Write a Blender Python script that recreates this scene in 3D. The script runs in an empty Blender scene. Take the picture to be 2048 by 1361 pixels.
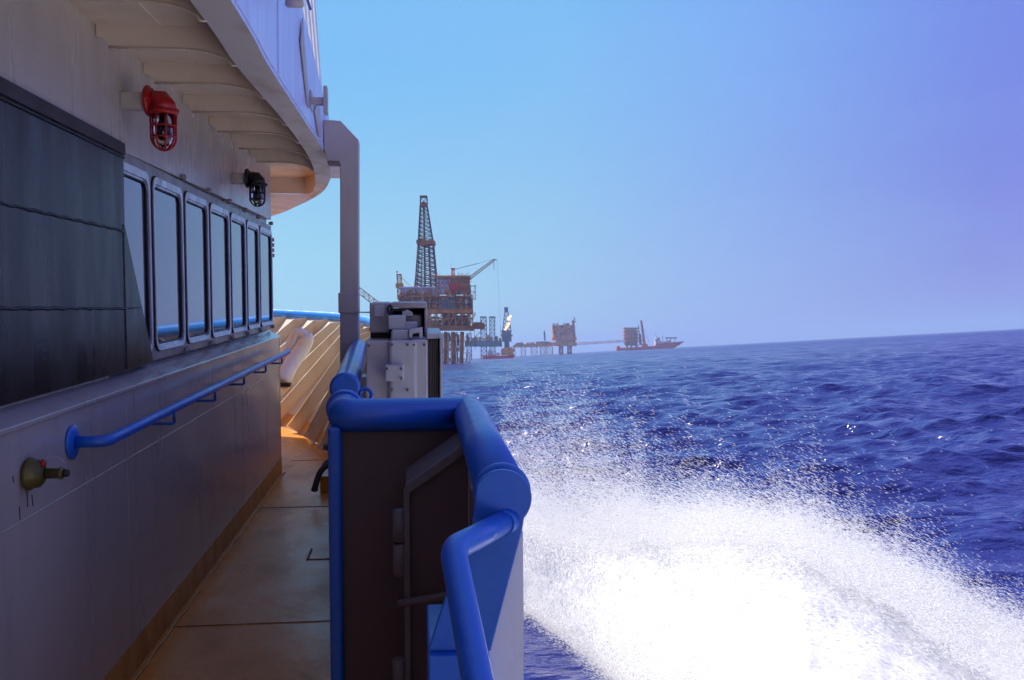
import bpy, math, random
import numpy as np
from mathutils import Vector, Matrix
random.seed(7); rng = np.random.default_rng(11)
col = bpy.context.scene.collection
R = math.radians

# ------------------------------------------------------------------ camera
FOC = 1800.0                                   # focal length in photo pixels (2048 wide)
TH = math.atan(105.5/FOC); PS = math.atan(189/FOC*math.cos(TH))
FW = np.array([math.sin(PS)*math.cos(TH), math.cos(PS)*math.cos(TH), -math.sin(TH)])
RT = np.array([math.cos(PS), -math.sin(PS), 0.0]); UP = np.cross(RT, FW)
EYE = np.array([0.0, 0.0, 1.6])                # eye above the side deck, ship frame (x starboard, y bow, z up)
SEA = 3.6                                      # eye above the water
def ray(px, py): return RT*(px-1024)/FOC + UP*(680.5-py)/FOC + FW
def S(px, py, x=None, y=None, z=None):
    d = ray(px, py)
    t = (x-EYE[0])/d[0] if x is not None else (y-EYE[1])/d[1] if y is not None else (z-EYE[2])/d[2]
    return tuple(float(v) for v in EYE+d*t)
# the boat heels and trims: true vertical from the tilted horizon of the photograph
upw = np.cross(ray(2048, 657), ray(1400, 692)); upw /= np.linalg.norm(upw)
if upw[2] < 0: upw = -upw
yw = np.array([0, 1.0, 0]) - upw[1]*upw; yw /= np.linalg.norm(yw)
xw = np.cross(yw, upw)
Q = np.array([xw, yw, upw])
M = Matrix([list(Q[0])+[0], list(Q[1])+[0], list(Q[2])+[0], [0, 0, 0, 1]])
off = -(Q@EYE) + np.array([0, 0, SEA])
M.translation = Vector(off)
def wray(px, py): return Q@ray(px, py)
sc = bpy.context.scene
cam = bpy.data.cameras.new('camera'); cam.sensor_width = 36; cam.lens = FOC/2048*36
cam.clip_start = 0.05; cam.clip_end = 80000
co = bpy.data.objects.new('camera', cam); col.objects.link(co)
cm = Matrix(((RT[0], UP[0], -FW[0], EYE[0]), (RT[1], UP[1], -FW[1], EYE[1]), (RT[2], UP[2], -FW[2], EYE[2]), (0, 0, 0, 1)))
co.matrix_world = M @ cm
sc.camera = co
sc.view_settings.view_transform = 'Standard'; sc.view_settings.look = 'None'
sc.view_settings.exposure = 0.6; sc.view_settings.gamma = 1.0
sc.cycles.use_denoising = True
sc.cycles.max_bounces = 14; sc.cycles.diffuse_bounces = 12; sc.cycles.glossy_bounces = 4
sc.cycles.transparent_max_bounces = 12; sc.cycles.transmission_bounces = 8; sc.cycles.volume_bounces = 0; sc.cycles.sample_clamp_indirect = 6
sc.cycles.caustics_reflective = False; sc.cycles.caustics_refractive = False

# ------------------------------------------------------------------ sky and sun
SUN_AZ, SUN_EL = R(-30), R(50)
w = bpy.data.worlds.new('World'); sc.world = w; w.use_nodes = True
nt = w.node_tree; N = nt.nodes; L = nt.links; N.clear()
out = N.new('ShaderNodeOutputWorld')
sky = N.new('ShaderNodeTexSky'); sky.sky_type = 'NISHITA'; sky.sun_disc = False
sky.sun_elevation = SUN_EL; sky.sun_rotation = SUN_AZ; sky.air_density = 1.0; sky.dust_density = 0.6; sky.ozone_density = 3.0
b1 = N.new('ShaderNodeBackground'); b1.inputs[1].default_value = 0.012; L.new(sky.outputs[0], b1.inputs[0])
tc = N.new('ShaderNodeTexCoord'); sx = N.new('ShaderNodeSeparateXYZ'); L.new(tc.outputs['Generated'], sx.inputs[0])
at = N.new('ShaderNodeMath'); at.operation = 'ARCTAN2'; L.new(sx.outputs[0], at.inputs[0]); L.new(sx.outputs[1], at.inputs[1])
mr = N.new('ShaderNodeMapRange'); mr.inputs[1].default_value = -math.pi; mr.inputs[2].default_value = math.pi; L.new(at.outputs[0], mr.inputs[0])
def azr(stops):
    r = N.new('ShaderNodeValToRGB'); L.new(mr.outputs[0], r.inputs[0]); e = r.color_ramp.elements
    while len(e) > 1: e.remove(e[-1])
    for i, (deg, c) in enumerate(stops):
        p = (deg+180)/360
        if i == 0: e[0].position = p; e[0].color = (*c, 1)
        else: k = e.new(p); k.color = (*c, 1)
    return r
low = azr([(-180, (.30, .26, .24)), (-90, (.26, .34, .48)), (-8, (.215, .465, .535)), (8, (.20, .39, .53)), (20, (.165, .260, .53)), (34, (.112, .112, .46)), (60, (.16, .17, .70)), (110, (.20, .20, .66)), (150, (.29, .25, .28)), (180, (.30, .26, .24))])
high = azr([(-180, (.16, .16, .26)), (-90, (.12, .22, .50)), (-8, (.092, .325, .610)), (10, (.120, .345, .61)), (22, (.125, .275, .61)), (36, (.105, .150, .54)), (60, (.14, .17, .70)), (110, (.17, .19, .68)), (150, (.18, .18, .34)), (180, (.16, .16, .26))])
er = N.new('ShaderNodeMapRange'); er.inputs[1].default_value = 0.0; er.inputs[2].default_value = 0.42; er.interpolation_type = 'SMOOTHERSTEP'; L.new(sx.outputs[2], er.inputs[0])
mx = N.new('ShaderNodeMixRGB'); L.new(er.outputs[0], mx.inputs[0]); L.new(low.outputs[0], mx.inputs[1]); L.new(high.outputs[0], mx.inputs[2])
wmp = N.new('ShaderNodeMapping'); wmp.inputs['Scale'].default_value = (1.2, 1.2, 5); L.new(tc.outputs['Generated'], wmp.inputs[0])
wn_ = N.new('ShaderNodeTexNoise'); wn_.inputs['Scale'].default_value = 1.6; wn_.inputs['Detail'].default_value = 6; wn_.inputs['Roughness'].default_value = .6; L.new(wmp.outputs[0], wn_.inputs[0])
wr = N.new('ShaderNodeMapRange'); wr.inputs[1].default_value = .45; wr.inputs[2].default_value = .75; wr.inputs[4].default_value = .16; L.new(wn_.outputs[0], wr.inputs[0])
wx_ = N.new('ShaderNodeMixRGB'); L.new(wr.outputs[0], wx_.inputs[0]); L.new(mx.outputs[0], wx_.inputs[1]); wx_.inputs[2].default_value = (.22, .37, .64, 1)
b2 = N.new('ShaderNodeBackground'); b2.inputs[1].default_value = 0.86; L.new(wx_.outputs[0], b2.inputs[0])
ad = N.new('ShaderNodeAddShader'); L.new(b1.outputs[0], ad.inputs[0]); L.new(b2.outputs[0], ad.inputs[1]); L.new(ad.outputs[0], out.inputs[0])
sl = bpy.data.lights.new('sun', 'SUN'); sl.energy = 5.0; sl.angle = R(0.5); sl.color = (1.0, .93, .82)
so = bpy.data.objects.new('sun', sl); col.objects.link(so)
sd = Vector((math.sin(SUN_AZ)*math.cos(SUN_EL), math.cos(SUN_AZ)*math.cos(SUN_EL), math.sin(SUN_EL)))
so.rotation_euler = sd.to_track_quat('Z', 'Y').to_euler()

# ------------------------------------------------------------------ materials
def nodes(name):
    m = bpy.data.materials.new(name); m.use_nodes = True
    n = m.node_tree.nodes; return m, n, m.node_tree.links, n['Principled BSDF']
def paint(name, c, rough=.4, metal=0, bump=.15, bscale=40, dirt=None, damt=.3, dscale=6, stretch=(1, 1, .25), spec=.5, coat=0, wav=0.0, thr=.5, rvar=.11, streak=None, chip=None):
    m, n, l, b = nodes(name)
    b.inputs['Metallic'].default_value = metal; b.inputs['Specular IOR Level'].default_value = spec
    b.inputs['Coat Weight'].default_value = coat; b.inputs['Coat Roughness'].default_value = .12
    t = n.new('ShaderNodeTexCoord'); mp = n.new('ShaderNodeMapping'); mp.inputs['Scale'].default_value = stretch
    l.new(t.outputs['Object'], mp.inputs[0])
    n1 = n.new('ShaderNodeTexNoise'); n1.inputs['Scale'].default_value = dscale; n1.inputs['Detail'].default_value = 8; n1.inputs['Roughness'].default_value = .65
    l.new(mp.outputs[0], n1.inputs[0])
    cr = n.new('ShaderNodeMapRange'); cr.inputs[1].default_value = thr; cr.inputs[2].default_value = thr+.22; cr.inputs[4].default_value = damt
    l.new(n1.outputs[0], cr.inputs[0])
    mi = n.new('ShaderNodeMixRGB'); mi.inputs[1].default_value = (*c, 1)
    d = dirt or tuple(x*.6 for x in c); mi.inputs[2].default_value = (*d, 1)
    l.new(cr.outputs[0], mi.inputs[0]); src = mi.outputs[0]
    for spec_, sc3 in ((streak, (9, 9, .55)), (chip, (26, 26, 26))):
        if spec_:
            th_, c3, am = spec_; m3 = n.new('ShaderNodeMapping'); m3.inputs['Scale'].default_value = sc3; m3.inputs['Location'].default_value = (3.1, 1.7, .4); l.new(t.outputs['Object'], m3.inputs[0])
            q3 = n.new('ShaderNodeTexNoise'); q3.inputs['Scale'].default_value = 1; q3.inputs['Detail'].default_value = 7; q3.inputs['Roughness'].default_value = .7; l.new(m3.outputs[0], q3.inputs[0])
            k3 = n.new('ShaderNodeMapRange'); k3.inputs[1].default_value = th_; k3.inputs[2].default_value = th_+.07; k3.inputs[4].default_value = am; l.new(q3.outputs[0], k3.inputs[0])
            x3 = n.new('ShaderNodeMixRGB'); x3.inputs[2].default_value = (*c3, 1); l.new(k3.outputs[0], x3.inputs[0]); l.new(src, x3.inputs[1]); src = x3.outputs[0]
    l.new(src, b.inputs['Base Color'])
    n2 = n.new('ShaderNodeTexNoise'); n2.inputs['Scale'].default_value = bscale; n2.inputs['Detail'].default_value = 5
    l.new(t.outputs['Object'], n2.inputs[0])
    rr_ = n.new('ShaderNodeMapRange'); rr_.inputs[1].default_value = .3; rr_.inputs[2].default_value = .7
    rr_.inputs[3].default_value = max(.03, rough-rvar); rr_.inputs[4].default_value = rough+rvar
    l.new(n1.outputs[0], rr_.inputs[0]); l.new(rr_.outputs[0], b.inputs['Roughness'])
    bp = n.new('ShaderNodeBump'); bp.inputs['Strength'].default_value = bump; bp.inputs['Distance'].default_value = .004
    l.new(n2.outputs[0], bp.inputs['Height'])
    if wav:
        n3 = n.new('ShaderNodeTexNoise'); n3.inputs['Scale'].default_value = 2.2; n3.inputs['Detail'].default_value = 2
        l.new(t.outputs['Object'], n3.inputs[0])
        b3 = n.new('ShaderNodeBump'); b3.inputs['Strength'].default_value = 1; b3.inputs['Distance'].default_value = wav
        l.new(n3.outputs[0], b3.inputs['Height']); l.new(b3.outputs[0], bp.inputs['Normal'])
    l.new(bp.outputs[0], b.inputs['Normal'])
    return m
RUST = (.16, .07, .025)
MT = {}
MT['cream'] = paint('cream_paint', (.50, .45, .40), .30, streak=(.63, (.20, .12, .07), .4), chip=(.70, (.16, .08, .04), .8), dirt=(.30, .22, .16), damt=.35, wav=.006, stretch=(1, 1, .15), dscale=5)
MT['wall'] = paint('wall_paint', (.42, .38, .34), .20, streak=(.63, (.20, .12, .07), .4), chip=(.70, (.16, .08, .04), .8), dirt=(.26, .20, .17), damt=.35, wav=.006, coat=.3, stretch=(1, 1, .12), dscale=5, spec=.6)
MT['ceiling'] = paint('ceiling_paint', (.66, .55, .44), .45, dirt=(.35, .24, .15), damt=.35, dscale=3)
MT['lip'] = paint('lip_paint', (.54, .50, .49), .45, streak=(.63, (.20, .12, .07), .4), chip=(.70, (.16, .08, .04), .8), dirt=(.33, .20, .10), damt=.6, dscale=7, stretch=(1, .4, 1))
MT['fascia'] = paint('fascia_skylit_paint', (.50, .56, .86), .35, streak=(.60, (.30, .30, .42), .5), chip=(.71, (.14, .08, .06), .8), dirt=(.35, .38, .52), damt=.45, dscale=4, stretch=(1, 2.2, .12), wav=.005)  # blue of the skylight on pale plating is put into the base colour
MT['white'] = paint('white_paint', (.78, .77, .74), .40, dirt=(.45, .36, .26), damt=.3, dscale=8)
MT['cream_bow'] = paint('bulwark_paint', (.58, .53, .44), .4, chip=(.70, (.3, .15, .05), .7), dirt=(.42, .27, .12), damt=.5, dscale=5)
MT['greywhite'] = paint('locker_paint', (.47, .46, .47), .38, streak=(.63, (.20, .12, .07), .4), chip=(.70, (.16, .08, .04), .8), dirt=(.30, .26, .24), damt=.35, dscale=9)
MT['post'] = paint('post_paint', (.42, .37, .37), .45, chip=(.69, (.13, .07, .04), .8), dirt=(.24, .17, .15), damt=.3, dscale=7)
MT['ochre'] = paint('ochre_deck_paint', (.72, .27, .035), .30, rvar=.16, chip=(.66, (.30, .20, .13), .7), bump=.5, bscale=18, dirt=(.22, .10, .05), damt=.7, dscale=2.2, stretch=(1, .6, 1), wav=.006, spec=.30)
MT['ochre_band'] = paint('ochre_band_paint', (.52, .24, .045), .35, dirt=(.20, .09, .03), damt=.6, dscale=6)
MT['blue'] = paint('blue_paint', (.004, .115, .54), .46, chip=(.695, (.02, .03, .08), .8), bump=.12, bscale=45, dirt=(.03, .17, .52), damt=.5, dscale=14, stretch=(1, 1, 1), spec=.7, coat=.25)
MT['sunlit_blue'] = paint('sunlit_blue_paint', (.004, .24, .92), .35, dirt=(.02, .16, .5), damt=.3, dscale=5)  # brighter copy of the rail blue, sunlight put into the colour
MT['brown'] = paint('brown_paint', (.11, .066, .056), .5, chip=(.70, (.16, .10, .08), .6), dirt=(.035, .02, .02), damt=.6, dscale=4, stretch=(1, 1, .3))
MT['brown2'] = paint('brown_worn_paint', (.16, .125, .115), .45, dirt=(.09, .06, .05), damt=.5, dscale=9)
MT['panel'] = paint('dark_cover', (.018, .012, .010), .30, chip=(.70, (.12, .10, .09), .5), bump=.12, bscale=70, dirt=(.030, .022, .020), damt=.3, dscale=9, stretch=(1, 1, .12), wav=.008, spec=.28, coat=.0)
MT['panel'].node_tree.nodes['Principled BSDF'].inputs['Specular Tint'].default_value = (1, .56, .60, 1)
MT['ochre'].node_tree.nodes['Principled BSDF'].inputs['Specular Tint'].default_value = (1, .78, .60, 1)
MT['alu'] = paint('aluminium', (.58, .58, .62), .32, metal=.45, dirt=(.22, .17, .13), damt=.5, dscale=14)
MT['pillar'] = paint('pillar_metal', (.28, .24, .22), .38, metal=.2, dirt=(.16, .10, .06), damt=.5, dscale=12, stretch=(1, 1, .2))
MT['rubber'] = paint('black_rubber', (.008, .008, .010), .5, dirt=(.02, .02, .02), damt=.2)
MT['black'] = paint('black_enamel', (.012, .009, .010), .4, dirt=(.03, .02, .015), damt=.3)
MT['red'] = paint('red_enamel', (.40, .010, .010), .4, dirt=(.22, .01, .01), damt=.5, dscale=20)
MT['brass'] = paint('tarnished_brass', (.16, .13, .045), .5, metal=.6, dirt=(.07, .08, .03), damt=.8, dscale=30)
MT['seam'] = paint('seam_grime', (.24, .11, .045), .6)
MT['dark'] = paint('dark_recess', (.03, .022, .02), .6)
MT['hose'] = paint('hose_rubber', (.03, .024, .022), .6)
MT['hull'] = paint('hull_paint', (.78, .78, .84), .3, chip=(.71, (.3, .25, .22), .6), dirt=(.5, .45, .45), damt=.3, dscale=6, coat=.3)
m, n, l, b = nodes('window_glass'); b.inputs['Base Color'].default_value = (.03, .03, .06, 1); b.inputs['Specular Tint'].default_value = (1, .80, .98, 1); b.inputs['Roughness'].default_value = .035; b.inputs['IOR'].default_value = 2.4; b.inputs['Coat Weight'].default_value = .3; b.inputs['Coat Roughness'].default_value = .03; MT['glass'] = m
m, n, l, b = nodes('lamp_glass'); b.inputs['Base Color'].default_value = (.95, .95, .92, 1); b.inputs['Roughness'].default_value = .03; b.inputs['IOR'].default_value = 1.45; b.inputs['Transmission Weight'].default_value = 1; MT['lampglass'] = m
m, n, l, b = nodes('bulb'); b.inputs['Base Color'].default_value = (.85, .85, .82, 1); b.inputs['Roughness'].default_value = .2; MT['bulb'] = m
def far(name, c, rough=.7, d=None, sc_=.12, a=.7):
    m, n, l, b = nodes(name); t = n.new('ShaderNodeTexCoord')
    nz = n.new('ShaderNodeTexNoise'); nz.inputs['Scale'].default_value = sc_; nz.inputs['Detail'].default_value = 6; l.new(t.outputs['Object'], nz.inputs[0])
    cr = n.new('ShaderNodeMapRange'); cr.inputs[1].default_value = .42; cr.inputs[2].default_value = .6; cr.inputs[4].default_value = a; l.new(nz.outputs[0], cr.inputs[0])
    mi = n.new('ShaderNodeMixRGB'); mi.inputs[1].default_value = (*c, 1); mi.inputs[2].default_value = (*(d or tuple(x*.4 for x in c)), 1)
    l.new(cr.outputs[0], mi.inputs[0]); l.new(mi.outputs[0], b.inputs['Base Color']); b.inputs['Roughness'].default_value = rough
    return m
FM = dict(steel=far('rig_steel', (.62, .21, .05), d=(.30, .10, .03)), ochre=far('rig_ochre', (.95, .38, .06), d=(.50, .17, .03)), dark=far('rig_dark_steel', (.30, .11, .05), d=(.10, .045, .03)),
          white=far('rig_white', (.85, .78, .76), d=(.5, .36, .3), a=.6), grey=far('rig_grey', (.20, .21, .21), a=.3), red=far('rig_red', (.80, .05, .02), d=(.45, .04, .02), a=.4),
          yellow=far('rig_yellow', (.75, .38, .04), d=(.2, .09, .02)), purple=far('rig_blue_steel', (.06, .05, .10)), teal=far('rig_teal', (.05, .12, .14), a=.3),
          derrick=far('derrick_steel', (.17, .08, .08), d=(.08, .04, .045)))

# ------------------------------------------------------------------ mesh helpers (ship frame or local frame)
class MB:
    def __init__(s): s.v = []; s.f = []; s.sm = []
    def add(s, vs, fs, smooth=False):
        o = len(s.v); s.v += [tuple(map(float, v)) for v in vs]; s.f += [[i+o for i in f] for f in fs]; s.sm += [smooth]*len(fs); return s
    def box(s, a, b):
        (x0, y0, z0), (x1, y1, z1) = a, b
        x0, x1 = min(x0, x1), max(x0, x1); y0, y1 = min(y0, y1), max(y0, y1); z0, z1 = min(z0, z1), max(z0, z1)
        return s.add([(x0, y0, z0), (x1, y0, z0), (x1, y1, z0), (x0, y1, z0), (x0, y0, z1), (x1, y0, z1), (x1, y1, z1), (x0, y1, z1)],
                     [(0, 3, 2, 1), (4, 5, 6, 7), (0, 1, 5, 4), (1, 2, 6, 5), (2, 3, 7, 6), (3, 0, 4, 7)])
    def prism(s, pts, d):                      # closed planar outline pushed along vector d
        n = len(pts); p = [np.array(q, float) for q in pts]; d = np.array(d, float)
        nn = sum((np.cross(p[i]-p[0], p[(i+1) % n]-p[0]) for i in range(n)), np.zeros(3))
        if nn@d > 0: p = p[::-1]
        return s.add(p+[q+d for q in p], [list(range(n)), list(range(2*n-1, n-1, -1))]+[[(i+1) % n, i, n+i, n+(i+1) % n] for i in range(n)])
    def tube(s, path, r, n=16, cap=True, smooth=True, flat=None):
        P_ = [np.array(q, float) for q in path]; k = len(P_); rs = r if isinstance(r, (list, tuple)) else [r]*k
        T = []
        for i in range(k):
            a = P_[max(i-1, 0)]; b_ = P_[min(i+1, k-1)]; t = b_-a; T.append(t/(np.linalg.norm(t)+1e-12))
        u = np.cross(T[0], [0, 0, 1.0]);
        if np.linalg.norm(u) < 1e-3: u = np.cross(T[0], [1.0, 0, 0])
        u /= np.linalg.norm(u); vs = []
        for i in range(k):
            u = u-(u@T[i])*T[i]; u /= np.linalg.norm(u); w_ = np.cross(T[i], u)
            for j in range(n):
                a = 2*math.pi*(j+.5)/n; vs.append(P_[i]+rs[i]*(math.cos(a)*u+math.sin(a)*w_))
        fs = [[i*n+j, i*n+(j+1) % n, (i+1)*n+(j+1) % n, (i+1)*n+j] for i in range(k-1) for j in range(n)]
        s.add(vs, fs, smooth)
        if cap:
            o = len(s.v)-k*n
            s.f += [[o+j for j in range(n-1, -1, -1)], [o+(k-1)*n+j for j in range(n)]]; s.sm += [False, False]
        return s
    def beam(s, a, b, r): return s.tube([a, b], r, 4, True, False)
    def sweep(s, path, prof, up=(0, 0, 1), closed=False):    # profile (side, up) swept along path
        P_ = [np.array(q, float) for q in path]; k = len(P_); n = len(prof); up = np.array(up, float); vs = []
        for i in range(k):
            if closed: t = P_[(i+1) % k]-P_[i-1]
            else: t = P_[min(i+1, k-1)]-P_[max(i-1, 0)]
            t /= np.linalg.norm(t); sd_ = np.cross(t, up); sd_ /= np.linalg.norm(sd_); u_ = np.cross(sd_, t)
            vs += [P_[i]+sd_*a+u_*b_ for a, b_ in prof]
        kk = k if closed else k-1
        fs = [[i*n+j, ((i+1) % k)*n+j, ((i+1) % k)*n+(j+1) % n, i*n+(j+1) % n] for i in range(kk) for j in range(n)]
        if not closed: fs += [list(range(n)), [(k-1)*n+j for j in range(n-1, -1, -1)]]
        return s.add(vs, fs)
    def ruled(s, A, B, th=None):               # sheet between two paths
        n = len(A); return s.add(list(A)+list(B), [[i, i+1, n+i+1, n+i] for i in range(n-1)])
    def lathe(s, c, axis, prof, n=20):         # prof: (along, radius)
        c = np.array(c, float); a = np.array(axis, float); a /= np.linalg.norm(a)
        u = np.cross(a, [0, 0, 1.0]);
        if np.linalg.norm(u) < 1e-3: u = np.array([1.0, 0, 0])
        u /= np.linalg.norm(u); w_ = np.cross(a, u); vs = []
        for t, r in prof:
            for j in range(n):
                q = 2*math.pi*j/n; vs.append(c+a*t+r*(math.cos(q)*u+math.sin(q)*w_))
        k = len(prof)
        s.add(vs, [[i*n+j, i*n+(j+1) % n, (i+1)*n+(j+1) % n, (i+1)*n+j] for i in range(k-1) for j in range(n)], True)
        o = len(s.v)-k*n; s.f += [[o+j for j in range(n-1, -1, -1)], [o+(k-1)*n+j for j in range(n)]]; s.sm += [False, False]
        return s
    def ell(s, c, r, nu=12, nv=8):
        vs = []; c = np.array(c, float)
        for i in range(nv+1):
            t = math.pi*i/nv
            for j in range(nu):
                p = 2*math.pi*j/nu; vs.append(c+np.array(r)*np.array([math.sin(t)*math.cos(p), math.sin(t)*math.sin(p), math.cos(t)]))
        return s.add(vs, [[i*nu+j, i*nu+(j+1) % nu, (i+1)*nu+(j+1) % nu, (i+1)*nu+j] for i in range(nv) for j in range(nu)], True)
    def build(s, name, mat, parent=None, origin=None, bevel=0, ship=True, label=None, segs=2):
        if parent is not None: o0 = ORG[parent.name]
        else: o0 = np.array(origin if origin is not None else (0, 0, 0), float)
        me = bpy.data.meshes.new(name)
        me.from_pydata([tuple(np.array(v)-o0) for v in s.v], [], s.f); me.materials.append(mat)
        me.polygons.foreach_set('use_smooth', s.sm); me.update()
        o = bpy.data.objects.new(name, me); col.objects.link(o); ORG[o.name] = o0
        if parent is not None: o.parent = parent
        elif ship: o.matrix_world = M @ Matrix.Translation(Vector(o0))
        if bevel:
            bv = o.modifiers.new('bevel', 'BEVEL'); bv.width = bevel; bv.segments = segs; bv.limit_method = 'ANGLE'; bv.angle_limit = R(40)
        if label: o['label'] = label
        return o
ORG = {}
def tag(o, label=None, cat=None, group=None, kind=None):
    if label: o['label'] = label
    if cat: o['category'] = cat
    if group: o['group'] = group
    if kind: o['kind'] = kind
    return o
def thing(name, label, cat, loc, group=None, ship=True):
    o = bpy.data.objects.new(name, None); col.objects.link(o); o.empty_display_size = .1
    o.matrix_world = (M @ Matrix.Translation(Vector(loc))) if ship else Matrix.Translation(Vector(loc))
    ORG[o.name] = np.array(loc, float); return tag(o, label, cat, group)
def bez(pts, n=8):                              # Catmull-Rom through points
    P_ = [np.array(p, float) for p in pts]; P_ = [2*P_[0]-P_[1]]+P_+[2*P_[-1]-P_[-2]]; o = []
    for i in range(1, len(P_)-2):
        a, b_, c, d = P_[i-1:i+3]
        for k in range(n):
            t = k/n; o.append(.5*((2*b_)+(-a+c)*t+(2*a-5*b_+4*c-d)*t*t+(-a+3*b_-3*c+d)*t**3))
    o.append(P_[-2]); return o
def elbow(a, b, c, r, n=6):                     # rounds the corner b
    a, b, c = map(lambda q: np.array(q, float), (a, b, c)); u = (a-b)/np.linalg.norm(a-b); v = (c-b)/np.linalg.norm(c-b)
    p, q = b+u*r, b+v*r; return [(1-t)**2*p+2*t*(1-t)*b+t*t*q for t in np.linspace(0, 1, n)]

# ================================================================== THE BOAT
# ---- deck and hull
foot = bez([(.18, -4, 0), (.18, 1.5, 0), (.17, 2.85, 0), (.12, 4.2, 0), (.0, 5.3, 0), (-.40, 7.2, 0), (-.87, 8.8, 0), (-1.288, 9.96, 0), (-1.72, 10.8, 0), (-2.55, 12.1, 0), (-3.4, 13.6, 0), (-4.1, 14.6, 0)], 6)
mirror = lambda pts: [(-8.4-p[0], p[1], p[2]) for p in pts][::-1]
deck = MB()
ft = [tuple(p) for p in foot]
n_ = len(ft); deck.add(ft+[(-8.4-p[0], p[1], p[2]) for p in ft], [[i, i+1, n_+i+1, n_+i] for i in range(n_-1)])
dk = deck.build('deck', MT['ochre'], origin=(-1, 3, 0)); tag(dk, 'worn ochre painted steel side deck reflecting the sky', 'deck', kind='structure')
sm_ = MB()
sm_.box((-1.17, 4.30, .001), (-.05, 4.304, .004)); sm_.box((-1.17, 3.36, .001), (.1, 3.364, .004))
sm_.box((-.66, 5.30, .001), (-.30, 5.308, .005)); sm_.box((-.66, 5.30, .001), (-.648, 5.52, .007)); sm_.box((-1.17, 6.6, .001), (-.45, 6.606, .004)); sm_.box((-1.17, 8.4, .001), (-.75, 8.406, .004))
for i in range(40):
    y = 2.6+i*.05
    sm_.ell((-.30-.03*math.sin(i*.7)-.04*(y-3.6), y, .002), (.010+.004*random.random(), .036, .007), 6, 4)
sm_.build('weld_seam', MT['seam'], dk)
wt = MB()
A = [(-1.155, y, 0) for y in np.linspace(-3, 7.86, 120)]
wt.tube([(a[0]+.004*math.sin(i*1.7), a[1], .004) for i, a in enumerate(A)], [.006+.003*random.random() for _ in A], 6)
wt.build('wall_weld', MT['ochre_band'], dk)
# hull sides
hl = thing('boat_hull', 'white outer hull of the crew boat running down to the water', 'hull', (0, 4, -2))
hp = MB(); top = [(p[0]+.02, p[1], -.02) for p in foot]
bot = [(p[0]-.4-.1*max(0, p[1]-6), p[1]-.5, -2.9) for p in foot]
bot = [(max(b_[0], -4.2), b_[1], b_[2]) for b_ in bot]
hp.ruled(top, bot); hp.ruled([(-8.4-p[0], p[1], p[2]) for p in bot], [(-8.4-p[0], p[1], p[2]) for p in top])
hp.build('hull_plating', MT['hull'], hl)
tr = MB(); tr.prism([(.19, -4, -.02), (-8.59, -4, -.02), (-8.4, -4, -2.9), (0, -4, -2.9)], (0, .05, 0)); tr.build('transom', MT['hull'], hl)

# ---- bow bulwark with ribs
topp = bez([(.06, 4.75, 1.18), (.02, 5.6, 1.18), (-.08, 6.8, 1.18), (-.24, 8.1, 1.18), (-.42, 9.5, 1.18), (-.60, 10.75, 1.18), (-1.03, 12.09, 1.18), (-2.18, 14.09, 1.18), (-3.3, 15.5, 1.18), (-4.1, 16.2, 1.18)], 10)
fo2 = bez([(.03, 4.75, 0), (-.06, 5.6, 0), (-.30, 6.8, 0), (-.64, 8.1, 0), (-1.10, 9.5, 0), (-1.64, 10.7, 0), (-2.5, 12.0, 0), (-3.3, 13.6, 0), (-3.9, 14.7, 0), (-4.15, 15.2, 0)], 10)
bw = thing('bow_bulwark', 'flared cream bulwark with slanted ribs and blue top rail, coloured as sunlit, at the bow', 'bulwark', (-.5, 6, 0))
pl = MB(); pl.ruled(fo2, topp); pl.ruled([np.array(p)+(.02, .012, 0) for p in topp], [np.array(p)+(.02, .012, 0) for p in fo2]); pl.ruled([(-8.4-p[0], p[1], p[2]) for p in topp], [(-8.4-p[0], p[1], p[2]) for p in fo2]); pl.build('plating', MT['cream_bow'], bw)
bd = MB(); k = len(fo2); lo = [np.array(a)+(-.004, -.003, .002) for a in fo2]; hi = [np.array(a)*.89+np.array(b_)*.11+(-.004, -.003, 0) for a, b_ in zip(fo2, topp)]
bd.ruled(lo, hi); bd.build('ochre_band', MT['ochre_band'], bw)
tr_ = MB(); tr_.tube([np.array(p)+(0, 0, .03) for p in topp], .055, 16); tr_.build('top_rail', MT['sunlit_blue'], bw)
innr = bez([(-.245, 2.95, 1.21), (-.281, 3.51, 1.21), (-.33, 4.6, 1.21), (-.378, 5.68, 1.21), (-.385, 5.93, 1.21)], 8)
ib = thing('inner_bulwark', 'short bulwark under the blue rail between the gate panel and the grey post', 'bulwark', (-.3, 4, 0))
q_ = MB(); q_.ruled([(p[0], p[1], 0) for p in innr], [(p[0], p[1], 1.18) for p in innr]); q_.ruled([(p[0]+.012, p[1], 1.18) for p in innr], [(p[0]+.012, p[1], 0) for p in innr]); q_.build('plating', MT['cream_bow'], ib)
tr_ = MB(); tr_.tube([p for p in innr if p[1] > 3.42], .052, 20)
tr_.lathe((-.281, 3.53, 1.21), (-.1, -1, 0), [(-.01, .056), (.0, .060), (.012, .060), (.02, .052)], 24)
tr_.build('side_rail', MT['blue'], ib)
def at_y(path, y):
    for a, b_ in zip(path[:-1], path[1:]):
        if a[1] <= y <= b_[1]: t = (y-a[1])/(b_[1]-a[1]+1e-9); return np.array(a)*(1-t)+np.array(b_)*t
    return np.array(path[-1])
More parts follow.
